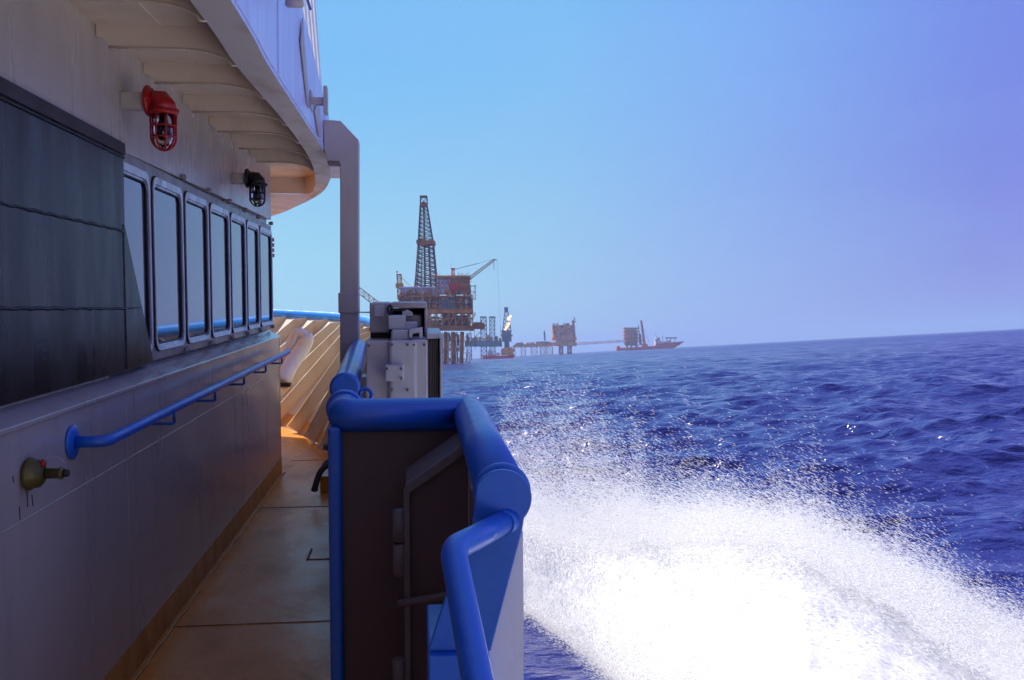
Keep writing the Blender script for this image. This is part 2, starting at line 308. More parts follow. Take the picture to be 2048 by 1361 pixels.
for i, y in enumerate([5.3, 6.0, 6.7, 7.4, 8.1, 8.75, 9.4, 10.05, 10.75, 11.2, 11.7, 12.35, 13.0, 13.65, 14.3, 14.9, 15.5]):
    t_ = at_y(topp, y); tt = np.interp(y, [p[1] for p in topp], np.arange(len(topp))); i0 = int(tt); fr = tt-i0
    f_ = fo2[i0]*(1-fr)+fo2[min(i0+1, len(fo2)-1)]*fr
    # inward normal from the local tangent
    tg = topp[min(i0+1, len(topp)-1)]-topp[max(i0-1, 0)]; tg = tg/np.linalg.norm(tg); d_ = t_-f_; nrm = np.cross(tg, d_); nrm /= np.linalg.norm(nrm)
    if nrm[0] > 0: nrm = -nrm
    a, b_ = f_+nrm*.0, t_-d_*.03; rb = MB(); dep = .13
    rb.prism([a, b_, b_+nrm*.03, b_-d_*.08+nrm*dep, a+d_*.07+nrm*dep, a+nrm*dep*1.1], tg*.012)
    rb.prism([b_-d_*.08+nrm*dep, a+d_*.07+nrm*dep, a+d_*.07+nrm*dep-tg*.03, b_-d_*.08+nrm*dep-tg*.03], nrm*.010)
    r_ = rb.build('rib', MT['cream_bow'], bw)
# swept mooring horn leaning on the bulwark
ch = thing('mooring_horn', 'thick white bent pipe mooring horn leaning on the bow bulwark', 'mooring fitting', S(575, 760, y=9.4))
hp_ = MB(); y0 = 9.9
pa = [S(562, 768, y=y0-.3), S(583, 728, y=y0-.1), S(604, 697, y=y0), S(612, 678, y=y0)]
c2 = [S(552, 735, y=y0-.1), S(566, 712, y=y0), S(582, 687, y=y0), S(591, 669, y=y0)]
ph = bez(pa+[S(607, 669, y=y0)]+[S(598, 665, y=y0)]+c2[::-1], 6)
hp_.tube(ph[:22], [.085]*18+[.085, .08, .075, .07], 18); hp_.tube(ph[18:], .052, 14); hp_.build('bent_pipe', MT['white'], ch)
fb = MB(); q = S(566, 762, y=y0-.3); fb.box((q[0]-.06, q[1]-.05, q[2]-.06), (q[0]+.08, q[1]+.05, q[2]-.02)); fb.build('foot_plate', MT['dark'], ch)

# ---- deckhouse
dh = thing('deckhouse', 'cream deckhouse with a row of tall windows under a deep overhang', 'deckhouse', (-1.2, 4, 0))
XL, XU = -1.18, -1.25
lw = MB(); lw.prism([(XL, -3, .135), (XL, -3, 1.20), (XL, 7.88, 1.17), (XL, 7.88, .135)], (-.04, 0, 0)); lw.box((-8, 7.84, 0), (XL, 7.88, 1.17)); lw.build('lower_wall', MT['wall'], dh)
bb = MB(); bb.box((XL-.03, -3, 0), (XL+.003, 7.883, .135)); bb.build('base_band', MT['ochre_band'], dh)
sm = MB()
sm.tube([(XL, -3, .908), (XL, 7.88, .898)], .0022, 6)
for y in (3.775, 6.2): sm.tube([(XL, y, .135), (XL, y, 1.19)], .0013, 6)
sm.build('weld_seam', MT['wall'], dh)
ld = MB(); ld.prism([(XL+.008, -3, 1.195), (XL+.008, -3, 1.212), (XL-.02, -3, 1.225), (XU-.02, -3, 1.262), (XU-.02, -3, 1.19)], (0, 10.9, -.03)); ld.build('ledge', MT['wall'], dh, bevel=.003)
uw = MB(); uw.box((XU-.08, -3, 1.2), (XU-.04, 7.97, 2.75)); uw.box((XU-.04, -3, 2.18), (XU, 7.97, 2.75)); uw.box((XU-.039, -3, 1.22), (XU, 3.80, 2.18)); uw.box((-8, 7.93, 1.16), (XU-.041, 7.97, 2.75)); uw.build('upper_wall', MT['cream'], dh)
def rrect(y0, y1, z0, z1, r, n=7):
    o = []
    for cy, cz, a0 in ((y1-r, z1-r, 0), (y0+r, z1-r, 90), (y0+r, z0+r, 180), (y1-r, z0+r, 270)):
        for k in range(n): a = R(a0+90*k/(n-1)); o.append((cy+r*math.cos(a), cz+r*math.sin(a)))
    return o
def shear(v): return (v[0], v[1], v[2]-(.014*(v[1]-4) if v[2] > 1.7 else .003*(v[1]-4)))
ys = [3.80, 4.414, 5.006, 5.597, 6.199, 6.77, 7.319, 7.955]
for i in range(7):
    ya, yb = ys[i]+.030, ys[i+1]-.030
    if i == 6: yb += .01
    za, zb = 1.30, 2.13
    H = rrect(ya, yb, za, zb, .06); H0 = rrect(ys[i], ys[i+1], 1.255, 2.18, .0005); n = len(H)
    ring = lambda P0, x0, P1, x1: ([shear((x0, *p)) for p in P0]+[shear((x1, *p)) for p in P1], [[k, (k+1) % n, n+(k+1) % n, n+k] for k in range(n)])
    wn = MB(); wn.add(*ring(H0, XU, H, XU)); wn.add(*ring(H, XU, H, XU-.012), )
    wo = wn.build('window', MT['pillar'], dh)
    fr = MB(); H1 = rrect(ya-.004, yb+.004, za-.004, zb+.004, .062); H2 = rrect(ya+.022, yb-.022, za+.030, zb-.045, .045); H3 = rrect(ya+.015, yb-.015, za+.020, zb-.03, .05)
    fr.add(*ring(H1, XU+.001, H1, XU+.012)); fr.add(*ring(H1, XU+.012, H3, XU+.010)); fr.add(*ring(H3, XU+.010, H3, XU+.002)); fr.add(*ring(H3, XU+.002, H2, XU+.001)); fr.add(*ring(H2, XU+.001, H2, XU-.008))
    fr.build('frame', MT['alu'], wo)
    gk = MB(); gk.tube([shear((XU+.003, *p)) for p in H1+H1[:2]], .005, 8, cap=False)
    gk.tube([shear((XU-.002, *p)) for p in H2+H2[:2]], .006, 8, cap=False); gk.build('gasket', MT['rubber'], wo)
    pn = MB(); pn.add([shear((XU-.006, *p)) for p in rrect(ya+.01, yb-.01, za+.01, zb-.01, .06)], [list(range(n))]); pn.build('pane', MT['glass'], wo)
for i in range(2, 8):
    for z in (2.20, 1.262):
        lt = MB(); y = ys[i]-.03 if i == 7 else ys[i]; zz = z-(.014*(y-4) if z > 2 else 0)
        lt.box((XU-.01, y-.035, zz-.012), (XU+.012, y+.035, zz+.012)); lt.ell((XU+.012, y-.02, zz), (.012, .016, .018), 8, 6); lt.ell((XU+.012, y+.02, zz+.003), (.010, .014, .016), 8, 6)
        lt.build('window_clip', MT['pillar'], dh)
# dark cover plate over the after windows
pX = XU+.006
pts = [(-2.9, 1.256), (3.87, 1.250), (4.30, 1.254), (3.93, 1.861), (3.935, 2.195), (-2.9, 2.30)]
cp = MB(); cp.prism([(pX, y, z) for y, z in pts], (.03, 0, 0)); cpo = cp.build('cover_plate', MT['panel'], dh, bevel=.003)
cs = MB()
zt = lambda y: 2.155-.014*(y-2.8)
cs.tube([(pX+.032, y, zt(y)) for y in np.linspace(-2.8, 3.93, 30)], .006, 8)
for za, zb in ((1.846, 1.834), (1.537, 1.512)):
    P0 = np.linspace(-2.8, 3.92, 160); cs.tube([(pX+.0305, y, za+(zb-za)*(y-2.8)/1.1+.002*math.sin(k*2.1)) for k, y in enumerate(P0)], [.0045+.002*random.random() for _ in P0], 6)
cs.tube([(pX+.030, 3.905, z) for z in np.linspace(1.26, 1.86, 40)], [.003+.0015*random.random() for _ in range(40)], 6)
cs.tube([(pX+.030, y, 1.511) for y in np.linspace(3.9, 4.13, 10)], .003, 6)
cs.build('joint', MT['rubber'], cpo)
tl = MB(); tl.prism([(pX+.030, y, z) for y, z in ((-2.9, 2.305), (3.935, 2.197), (3.935, 2.15), (-2.9, 2.245))], (.008, 0, 0)); tl.build('top_trim', MT['dark'], cpo)

# overhang
outer = bez([(-.56, -3, 2.48), (-.56, 0, 2.48), (-.565, 2.9, 2.48), (-.584, 3.75, 2.48), (-.590, 4.9, 2.48), (-.597, 5.93, 2.48), (-.621, 6.64, 2.48), (-.708, 7.56, 2.48), (-.88, 8.50, 2.465), S(600, 410, z=2.46), S(545, 432, z=2.43), (-2.3, 11.7, 2.42), (-4.2, 12.6, 2.42)], 6)  # hidden front end is shaped to throw shade on the bow deck
inner = bez([(-.69, -3, 2.48), (-.69, 0, 2.48), (-.69, 2.9, 2.48), (-.712, 3.76, 2.48), (-.700, 4.83, 2.48), (-.715, 5.9, 2.48), (-.745, 6.6, 2.48), (-.80, 7.3, 2.48), (-.90, 8.15, 2.48), (-1.05, 8.71, 2.48), (-1.6, 8.72, 2.48), (-2.8, 8.72, 2.48), (-4.2, 8.72, 2.48)], 6)
lp = MB(); lp.ruled(outer, inner); lp.build('overhang_edge', MT['lip'], dh)
ic = MB(); ii = [p for p in inner if p[1] < 8.69]+[np.array((-1.04, 8.715, 2.48)), np.array((-4.2, 8.72, 2.48))]
ic.ruled(ii, [np.array(p)+(0, 0, .15) for p in ii]); ic.build('overhang_inner_edge', MT['ceiling'], dh)
ce = MB(); ce.box((-4.2, -3, 2.63), (-.64, 8.73, 2.66)); ce.build('overhang_ceiling', MT['ceiling'], dh)
for y in (1.2, 1.85, 2.5, 3.13, 3.74, 4.36, 5.05, 5.68, 6.33, 7.0):
    xi = np.interp(y, [p[1] for p in inner[:50]], [p[0] for p in inner[:50]]); bm = MB()
    o_ = [(xi+.004, y, 2.63), (xi+.004, y, 2.482)]
    for t in np.linspace(0, 1, 9): a = t*math.pi/2; o_.append((xi-.02-.22*(1-math.cos(a)), y, 2.482+.058*math.sin(a)))
    o_ += [(-1.20, y, 2.54), (-1.215, y, 2.575), (-1.246, y, 2.582), (-1.246, y, 2.63)]
    bm.prism(o_, (0, .012, 0)); f_ = MB();
    bm.tube([(o_[k][0], y-.002, o_[k][2]) for k in range(1, 12)], .0055, 6)
    bm.build('ceiling_beam', MT['ceiling'], dh)
for x in (-1.0,):
    bs = MB(); bs.tube([(x, -3, 2.63), (x, 8.7, 2.63)], .004, 6); bs.build('ceiling_seam', MT['ceiling'], dh)
fa = MB()
def ftop(y): return float(np.interp(y, [-3, 4.2, 4.85, 6.05, 6.8, 8.5, 13], [3.22, 3.16, 3.06, 2.83, 2.78, 2.76, 2.74]))
ou = [np.array(p) for p in outer]
fa.ruled([p+(.0, 0, .0) for p in ou], [np.array((p[0], p[1], ftop(p[1]))) for p in ou]); fa.ruled([np.array((p[0]-.03, p[1]-.01, ftop(p[1]))) for p in ou], [p+(-.03, -.01, 0) for p in ou])
fa.ruled([np.array((p[0], p[1], ftop(p[1]))) for p in ou], [np.array((p[0]-.03, p[1]-.01, ftop(p[1]))) for p in ou])
fao = fa.build('overhang_fascia', MT['fascia'], dh)
fm = MB()
for z in (2.50,): fm.tube([p+(.002, 0, z-2.48) for p in ou], .004, 6)
fm.tube([(-.5835, 3.98, 2.49), (-.585, 4.0, 3.15)], .003, 6); fm.build('weld_seam', MT['fascia'], fao)
nb = MB(); nb.prism([(-.583, 4.72, 2.84), (-.583, 4.80, 2.98), (-.588, 5.02, 2.72), (-.588, 5.08, 2.58), (-.588, 5.0, 2.58)], (.006, 0, 0)); nb.build('faded_marking', MT['post'], fao); nb = MB(); nb.prism([(-.588, 5.35, 2.62), (-.588, 5.62, 2.74), (-.588, 5.70, 2.52), (-.588, 5.55, 2.50)], (.006, 0, 0)); nb.build('faded_marking', MT['post'], fao)
ub = MB(); ub.box((-7.6, -3, 2.67), (-.80, 4.9, 4.9)); ub.build('upper_sun_block', MT['fascia'], dh)  # plain box added above the overhang to keep sun off the side deck
for i in range(7):
    y = 4.62+i*.235; z = ftop(y)-.02; s_ = MB(); s_.prism([(-.612, y, z), (-.612, y+.12, z-.02), (-.64, y+.12-.62, z+1.25), (-.64, y-.62, z+1.27)], (-.03, 0, 0)); s_.build('slat', MT['white'], dh, bevel=.008)
br = MB(); br.box((-.59, 5.18, 2.62), (-.50, 5.22, 2.66)); br.box((-.515, 5.16, 2.57), (-.495, 5.24, 2.72)); br.box((-.59, 5.18, 2.60), (-.585, 5.3, 2.70)); br.build('bracket', MT['post'], dh, bevel=.003)
rl = MB()
for k in range(4): rl.box((-1.262, 7.972, 1.86+k*.045), (-1.235, 8.03, 1.89+k*.045))
rl.build('terminal_block', MT['red'], dh)

# hanging flood lamp high on the fascia
fl = thing('flood_lamp', 'small lamp with blue bracket fixed to the fascia at the top of the picture', 'lamp', S(590, -5, x=-.5))
q = np.array(S(588, 0, x=-.50)); fb = MB(); fb.lathe(q+(0, 0, .03), (0, .3, -1), [(0, .02), (.02, .035), (.05, .04), (.06, .03)], 14); fb.build('housing', MT['post'], fl)
fb = MB(); fb.tube([q+(.03, 0, .12), q+(.045, .02, .03), q+(.06, .06, -.02)], .006, 8); fb.box(q+(-.09, -.02, .04), q+(.0, .0, .06)); fb.build('bracket', MT['blue'], fl)

# ---- bulkhead lamps
def lamp(label, mt, pc, ptop, y, stub, hs):
    cx, _, z0 = S(pc, ptop, y=y); z0 -= .02
    root = thing('bulkhead_lamp', label, 'lamp', (XU, y, z0-.03), group='caged bulkhead lamps on the deckhouse wall')
    st = MB(); xs = XU+stub; st.box((XU-.002, y-.035, z0-.085), (xs-.002, y+.035, z0-.012)); st.build('wall_stub', MT['cream'], root, bevel=.008)
    fl_ = MB(); fl_.lathe((xs, y, z0-.045), (1, 0, 0), [(0, .062), (.006, .066), (.014, .066), (.02, .050), (.03, .036)], 20)
    for a in (60, 180, 300): fl_.ell((xs+.016, y+.058*math.cos(R(a)), z0-.045+.058*math.sin(R(a))), (.008, .011, .011), 8, 6)
    fl_.build('mounting_flange', mt, root)
    dm = MB()
    dm.tube([(xs+.02, y, z0-.045), (cx-.035, y, z0-.04), (cx-.012, y, z0-.044), (cx-.002, y, z0-.062), (cx, y, z0-.085)], [.034, .040, .047, .054, .057], 20)
    dm.lathe((cx, y, z0-.080), (0, 0, -1), [(0, .050), (.004, .060), (.018, .062), (.024, .055)], 24); dm.ell((cx+.055, y, z0-.088), (.014, .014, .012), 8, 6)
    dm.build('housing', mt, root)
    cg = MB(); zt_, zb_ = z0-.10, z0-.10-hs; rc = .052
    for zz in (zt_-hs*.33, zt_-hs*.64): cg.tube([(cx+rc*math.cos(t), y+rc*math.sin(t), zz) for t in np.linspace(0, 2*math.pi, 25)], .0042, 8, cap=False)
    for k in range(4):
        a = R(25+45*k); c, s_ = math.cos(a), math.sin(a)
        pth = [(-rc, zt_), (-rc, zt_-hs*.64)]+[(-rc*math.cos(t), zt_-hs*.64-hs*.36*math.sin(t)) for t in np.linspace(.2, math.pi-.2, 9)]+[(rc, zt_-hs*.64), (rc, zt_)]
        cg.tube([(cx+u*c, y+u*s_, v) for u, v in pth], .0042, 8)
    cg.build('cage', mt, root)
    gl = MB(); gl.lathe((cx, y, zt_+.004), (0, 0, -1), [(0, .040), (hs*.5, .040), (hs*.72, .036), (hs*.86, .024), (hs*.93, .006)], 20); g = gl.build('glass_globe', MT['lampglass'], root)
    bl = MB(); bl.lathe((cx, y, zt_), (0, 0, -1), [(0, .012), (.03, .012), (.05, .018), (hs*.55, .022), (hs*.7, .012)], 12); bl.build('bulb', MT['bulb'], root)
lamp('red caged bulkhead lamp hanging from the wall above the first windows', MT['red'], 325, 172, 4.05, .10, .155)
lamp('black caged bulkhead lamp further forward above the windows', MT['black'], 514, 338, 6.35, .09, .135)

# ---- handrail on the wall
hr = thing('wall_handrail', 'blue pipe handrail bracketed along the cream deckhouse wall', 'handrail', (XL, 5, 1.07))
p = MB(); p.tube([(XL+.006, 3.19, 1.072), (-1.11, 3.19, 1.072)]+elbow((-1.15, 3.19, 1.072), (-1.066, 3.19, 1.072), (-1.06, 4, 1.072), .045)+[(-1.064, 4.5, 1.072), (-1.064, 7.58, 1.068)], .0205, 18); p.build('rail_pipe', MT['blue'], hr)
p = MB(); p.lathe((XL, 3.19, 1.072), (1, 0, 0), [(0, .058), (.008, .060), (.012, .05), (.016, .028)], 18); p.build('end_flange', MT['blue'], hr)
for y in (4.05, 4.85, 5.65, 6.45, 7.2):
    p = MB(); p.tube([(-1.064, y, 1.06), (-1.064, y, 1.012)]+elbow((-1.064, y, 1.03), (-1.064, y, 1.004), (-1.15, y, 1.004), .01, 4)+[(XL-.002, y, 1.004)], .007, 8); p.lathe((XL, y, 1.004), (1, 0, 0), [(0, .018), (.004, .016)], 10); p.build('rail_bracket', MT['blue'], hr)
# ---- brass hose connection
bv = thing('brass_valve', 'tarnished brass hose valve sticking out of the lower wall', 'valve', (XL, 2.82, 1.03))
p = MB(); p.lathe((XL, 2.83, 1.037), (1, 0, 0), [(0, .040), (.008, .050), (.016, .050), (.022, .044), (.04, .042), (.05, .030), (.055, .020)], 18); p.build('valve_body', MT['brass'], bv)
p = MB(); p.lathe((XL+.04, 2.83, 1.037), (1, 0, 0), [(0, .016), (.055, .016), (.058, .019), (.066, .019), (.068, .012)], 14); p.build('stem', MT['brass'], bv)
p = MB(); p.lathe((XL+.108, 2.83, 1.037), (1, 0, 0), [(0, .012), (.014, .012), (.018, .006)], 6); p.build('stem_nut', MT['dark'], bv)
p = MB(); p.ell((XL+.052, 2.825, 1.068), (.010, .010, .014), 8, 6); p.build('lug', MT['red'], bv)
p = MB(); p.tube([(XL+.05+.065*t, 2.825, 1.07+.022*math.sin(math.pi*t)) for t in np.linspace(0, 1, 10)], .0012, 6); p.build('wire', MT['alu'], bv)
for dy, z0, z1 in ((.0, .985, .935), (.035, .965, .93), (-.09, 1.05, 1.03), (-.055, .95, .91)):
    p = MB(); p.tube([(XL+.0005, 2.83+dy, z0), (XL+.0005, 2.83+dy+.003, z1)], .0017, 5); p.build('rust_run', MT['dark'], bv)

# ---- gooseneck support post
gp = thing('support_post', 'tall mauve grey post with an angled top corner against the forward overhang', 'post', (-.46, 5.95, .9))
yp = 5.95; P2 = lambda a, b_: S(a, b_, y=yp)
o_ = [P2(646, 240), P2(680, 241), P2(717, 280), P2(717, 700), P2(724, 760), P2(680, 760), P2(680, 327), P2(655, 327), P2(648, 300)]
p = MB(); p.prism(o_, (0, .12, 0)); p.build('column', MT['post'], gp, bevel=.006)
a, b_ = P2(676.5, 586), P2(717.5, 627)
p = MB(); p.box((a[0], yp-.012, b_[2]), (b_[0], yp+.132, a[2])); p.build('sleeve', MT['post'], gp, bevel=.006)
a, b_ = P2(655, 322), P2(680, 329)
p = MB(); p.box((a[0], yp-.004, b_[2]), (b_[0]-.002, yp+.11, a[2])); p.build('lug_plate', MT['brown2'], gp)
p = MB(); p.tube([P2(717, 625), S(742, 625, y=4.2)], .003, 6); p.build('stay_wire', MT['dark'], gp)
bs_ = MB(); a = P2(700, 760); bs_.box((a[0]-.10, yp-.03, 0), (a[0]+.12, yp+.17, a[2]+.02)); bs_.build('base', MT['post'], gp)

# ---- equipment lockers outboard of the rail
YL = 3.75
def bx(a, b_, y, d, mb=None, **k):
    A_, B_ = S(*a, y=y), S(*b_, y=y); mb = mb or MB(); mb.box((A_[0], y, B_[2]), (B_[0], y+d, A_[2])); return mb
lk = thing('side_locker', 'grey equipment locker with louvred outboard side beyond the blue rail', 'locker', (0, YL, .9))
p = bx((778, 682), (835, 812), YL, .42); p.build('front_cover', MT['greywhite'], lk, bevel=.012)
p = bx((731, 683), (781, 812), YL+.03, .40); p.build('front_panel', MT['post'], lk, bevel=.006)
p = bx((821, 680), (856, 812), YL+.008, .45); p.build('side_panel', MT['greywhite'], lk, bevel=.008)
p = bx((770, 731), (808, 763), YL-.05, .052); p.build('latch_box', MT['greywhite'], lk, bevel=.006)
A_, B_ = S(853, 674, y=YL+.02), S(885, 812, y=YL+.02)
p = MB(); p.box((A_[0]+.001, YL+.04, A_[2]-.010), (B_[0], YL+.55, A_[2]+.012)); p.box((B_[0]-.010, YL+.02, B_[2]), (B_[0], YL+.56, A_[2]-.010)); p.build('louvre_frame', MT['greywhite'], lk, bevel=.003)
p = MB(); p.box((A_[0]+.001, YL+.10, B_[2]), (B_[0]-.012, YL+.5, A_[2]-.012)); lv = p.build('louvre_back', MT['dark'], lk)
for k in range(6):
    x = A_[0]+.006+k*(B_[0]-A_[0]-.02)/6; p = MB(); p.box((x, YL+.05, B_[2]), (x+.003, YL+.099, A_[2]-.014)); p.build('louvre', MT['brown2'], lv)
for a_, b_, yy in ((784, 690, YL-.004), (815, 690, YL-.004), (784, 780, YL-.004), (815, 780, YL-.004), (738, 692, YL+.026), (738, 780, YL+.026), (774, 738, YL-.054), (803, 738, YL-.054), (803, 757, YL-.054), (828, 690, YL+.004), (849, 690, YL+.004)):
    p = MB(); c_ = S(a_, b_, y=yy); p.lathe(c_, (0, -1, 0), [(-.006, .006), (.004, .006), (.006, .003)], 6); p.build('bolt', MT['brown2'], lk)
# upper cradle of the locker
p = bx((739, 606), (778, 666), YL+.22, .30); p.build('cradle_left', MT['post'], lk, bevel=.006)
A_, B_ = S(739, 606, y=YL+.25), S(854, 616, y=YL+.25)
p = MB(); p.box((A_[0]+.09, YL+.24, B_[2]), (B_[0], YL+.60, A_[2])); p.build('cradle_top', MT['post'], lk, bevel=.005)
p = bx((849, 617), (855, 676), YL+.24, .34); p.build('cradle_side', MT['post'], lk, bevel=.004)
p = bx((741, 667), (850, 682), YL+.26, .2); p.box(S(778, 617, y=YL+.5), S(850, 668, y=YL+.52)); p.build('cradle_recess', MT['dark'], lk)
p = bx((776, 632), (811, 660), YL+.10, .14); p.build('drum_bracket', MT['greywhite'], lk, bevel=.006)
p = bx((808, 630), (843, 655), YL+.30, .10); p.build('drum', MT['post'], lk, bevel=.01)
p = bx((811, 645), (834, 662), YL+.12, .10); p.build('drum_clamp', MT['greywhite'], lk, bevel=.004)
A_ = [S(a, b_, y=YL+.06) for a, b_ in ((783, 660), (817, 661), (820, 682), (781, 684))]
p = MB(); p.prism(A_, (0, .18, 0)); p.build('neck', MT['greywhite'], lk, bevel=.008)
A_ = [S(a, b_, y=YL+.04) for a, b_ in ((818, 660), (845, 655), (845, 676), (838, 679), (838, 666), (826, 668), (823, 678), (818, 674))]
p = MB(); p.prism(A_, (0, .06, 0)); p.build('hook_plate', MT['greywhite'], lk, bevel=.003)
A_ = [S(a, b_, y=YL+.24) for a, b_ in ((805, 622), (815, 620), (824, 625), (827, 632), (804, 632))]
p = MB(); p.prism(A_, (0, .05, 0)); p.build('drum_cover', MT['greywhite'], lk)
c = np.array(S(780, 620, y=YL+.20)); p = MB(); p.tube([c+(.010*math.cos(t), 0, .018*math.sin(t)) for t in np.linspace(0, 2*math.pi, 17)], .005, 8, cap=False)
for k in range(5): cc = np.array(S(788+k*5, 620, y=YL+.2)); p.tube([cc+(.007*math.cos(t), .003*(k % 2), .004*math.sin(t)) for t in np.linspace(0, 2*math.pi, 9)], .0025, 6, cap=False)
p.build('shackle_chain', MT['black'], lk)
A_ = S(741, 610, y=YL+.21); p = bx((748, 612), (768, 634), YL+.205, .02); p.build('cradle_plate', MT['greywhite'], lk, bevel=.003)
p = MB(); A_ = S(731, 812, y=YL); B_ = S(885, 812, y=YL); p.box((-.255, 2.84, .60), (.19, YL+.7, .63)); p.box((A_[0]+.03, YL+.05, .63), (B_[0]-.02, YL+.4, A_[2]+.01)); p.build('platform', MT['greywhite'], lk)

# ---- bulwark end and gate in the foreground
ge = thing('gate_bulwark', 'end of the bulwark in the foreground with thick blue rail and brown gate panel', 'bulwark', (0, 2.7, 0))
YA, YB, XR, ZR, rp = 2.77, 1.63, .158, 1.21, .051
p = MB(); p.box((-.245, YA-.01, 0), (XR+.02, YA+.01, ZR-.02)); p.build('transverse_panel', MT['brown'], ge)
p = MB(); p.tube([(-.236, YA+.16, ZR)]+elbow((-.232, YA+.2, ZR), (-.226, YA-.01, ZR), (0, YA-.01, ZR), .035, 6)+elbow((-.2, YA-.01, ZR), (XR, YA-.01, ZR), (XR, YB, ZR), .03, 5)+[(XR, 2.2, ZR), (XR, YB+.06, ZR)], rp, 28)
p.build('thick_rail', MT['blue'], ge)
p = MB(); p.lathe((-.236, YA+.14, ZR), (0, 1, 0), [(0, .056), (.01, .06), (.03, .06), (.04, .05)], 24); p.build('weld_collar', MT['blue'], ge); p = MB(); p.lathe((XR, YB+.075, ZR), (0, -1, 0), [(0, .053), (.006, .0555), (.016, .0555), (.02, .051)], 28); p.build('weld_collar', MT['blue'], ge)
p = MB(); p.box((-.272, YA-.045, 0), (-.232, YA+.03, ZR-.03)); p.build('edge_bar', MT['blue'], ge, bevel=.012, segs=3)
c = np.array(S(731, 790, y=3.0)); p = MB(); p.tube([c+(.020*math.cos(t), 0, .020*math.sin(t)) for t in np.linspace(0, 2*math.pi, 21)], .0065, 10, cap=False); p.build('ring_eye', MT['blue'], ge)
p = MB(); p.box((XR+.010, YB+.045, -.02), (XR+.022, YA+.01, ZR-.02)); p.box((XR-.02, YB+.05, 0), (XR-.012, YA-.01, ZR-.03)); p.build('side_plating', MT['hull'], ge)
# end plate closing the rail: a disc running down into a slanted web
Y1 = YB-.004
F2 = lambda a, b_, y=Y1: S(a, b_, y=y)
cx_, _, cz_ = F2(1005, 999)
rad = .0545
arc = []
for t in np.linspace(R(150), R(-42), 22): arc.append((cx_+rad*math.cos(t), Y1, cz_+rad*math.sin(t)))
arc += [F2(1044, 1066), F2(1014, 1180), F2(983, 1299), F2(984, 1303), F2(856, 1303), F2(896, 1180), F2(942, 1070)]
p = MB(); p.prism(arc, (0, .012, 0)); p.build('end_plate', MT['blue'], ge, bevel=.003)
p = MB(); a, b_ = F2(856, 1303), F2(978, 1303); p.box((a[0], Y1-.02, 0), (b_[0], YB+.25, a[2]-.002)); p.build('end_block', MT['blue'], ge, bevel=.004)
q = [F2(1046, 1064, YB+.02), F2(1047, 1200, YB+.02), F2(1047, 1361, YB+.02), (F2(1047, 1361, YB+.02)[0], YB+.02, -.5), (F2(985, 1361, YB+.02)[0], YB+.02, -.5), F2(960, 1361, YB+.02), F2(960, 1270, YB+.02)]
p = MB(); p.prism([(a[0], a[1]+(.0 if a[0] > .17 else .0), a[2]) for a in q], (0, .02, 0)); p.build('white_end_plating', MT['hull'], ge)
# bent handrail
a0, a1, a2 = np.array(S(1012, 1045, y=Y1)), np.array(S(905, 1098, y=1.42)), np.array(S(955, 1361, y=1.17))
a3 = a2+(a2-a1)*1.2
p = MB(); p.tube([a0+(0, .01, 0), a0*.5+a1*.5]+elbow(a0, a1, a2, .028, 7)+[a1*.5+a2*.5, a2, a3], .0215, 22); p.tube([a0+(0, .006, 0), a0+(a1-a0)*.06], [.027, .021], 20); p.build('bent_handrail', MT['blue'], ge)
# brown gate leaf with hinges
YG = 2.50
gt = [S(815, 975, y=YG), S(938, 888, y=YG), S(968, 1010, y=YG), S(968, 1380, y=YG)]
gx = gt[0][0]; gate_pts = [gt[0], gt[1], (XR-.015, YG, gt[1][2]), (XR-.015, YG, .05), (gx, YG, .05)]
p = MB(); p.prism(gate_pts, (0, .20, 0)); gto = p.build('gate_leaf', MT['brown'], ge, bevel=.004)
p = MB(); d0 = np.array(gt[0]); d1 = np.array(gt[1]); nn_ = np.array([-(d1-d0)[2], 0, (d1-d0)[0]]); nn_ /= np.linalg.norm(nn_)
p.prism([d0+nn_*-.012, d1-nn_*.012, d1+nn_*.012, d0+nn_*.012], (0, -.03, 0)); p.box((gx-.010, YG-.03, .05), (gx+.006, YG-.001, gt[0][2])); p.prism([d0+nn_*.004, d1+nn_*.004, d1+nn_*.010+(0, .2, 0), d0+nn_*.010+(0, .2, 0)], nn_*.004); p.build('gate_flange', MT['brown2'], gto, bevel=.002)
for pz in (1018, 1316):
    for k in (0, 1):
        z1 = S(798, pz+k*68, y=YG-.01)[2]; z0 = S(798, pz+k*68+64, y=YG-.01)[2]; x = S(798, pz, y=YG-.01)[0]
        p = MB(); p.lathe((x, YG-.015, z1), (0, 0, -1), [(0, .014), (.003, .018), (z1-z0-.003, .018), (z1-z0, .014)], 14); p.box((x, YG-.02, z0+.01), (gx, YG-.01, z1-.01)); p.build('hinge', MT['brown2'], gto)
a, b_ = np.array(S(798, 1208, y=YG-.06)), np.array(S(905, 1190, y=YG-.10))
p = MB(); p.tube([a, b_], .0105, 14); p.build('latch_rod', MT['brown2'], gto)
p = MB(); a = S(940, 985, y=2.2); p.box((a[0], 2.2, a[2]-.12), (a[0]+.02, 2.23, a[2])); p.build('stop_plate', MT['brown2'], ge)

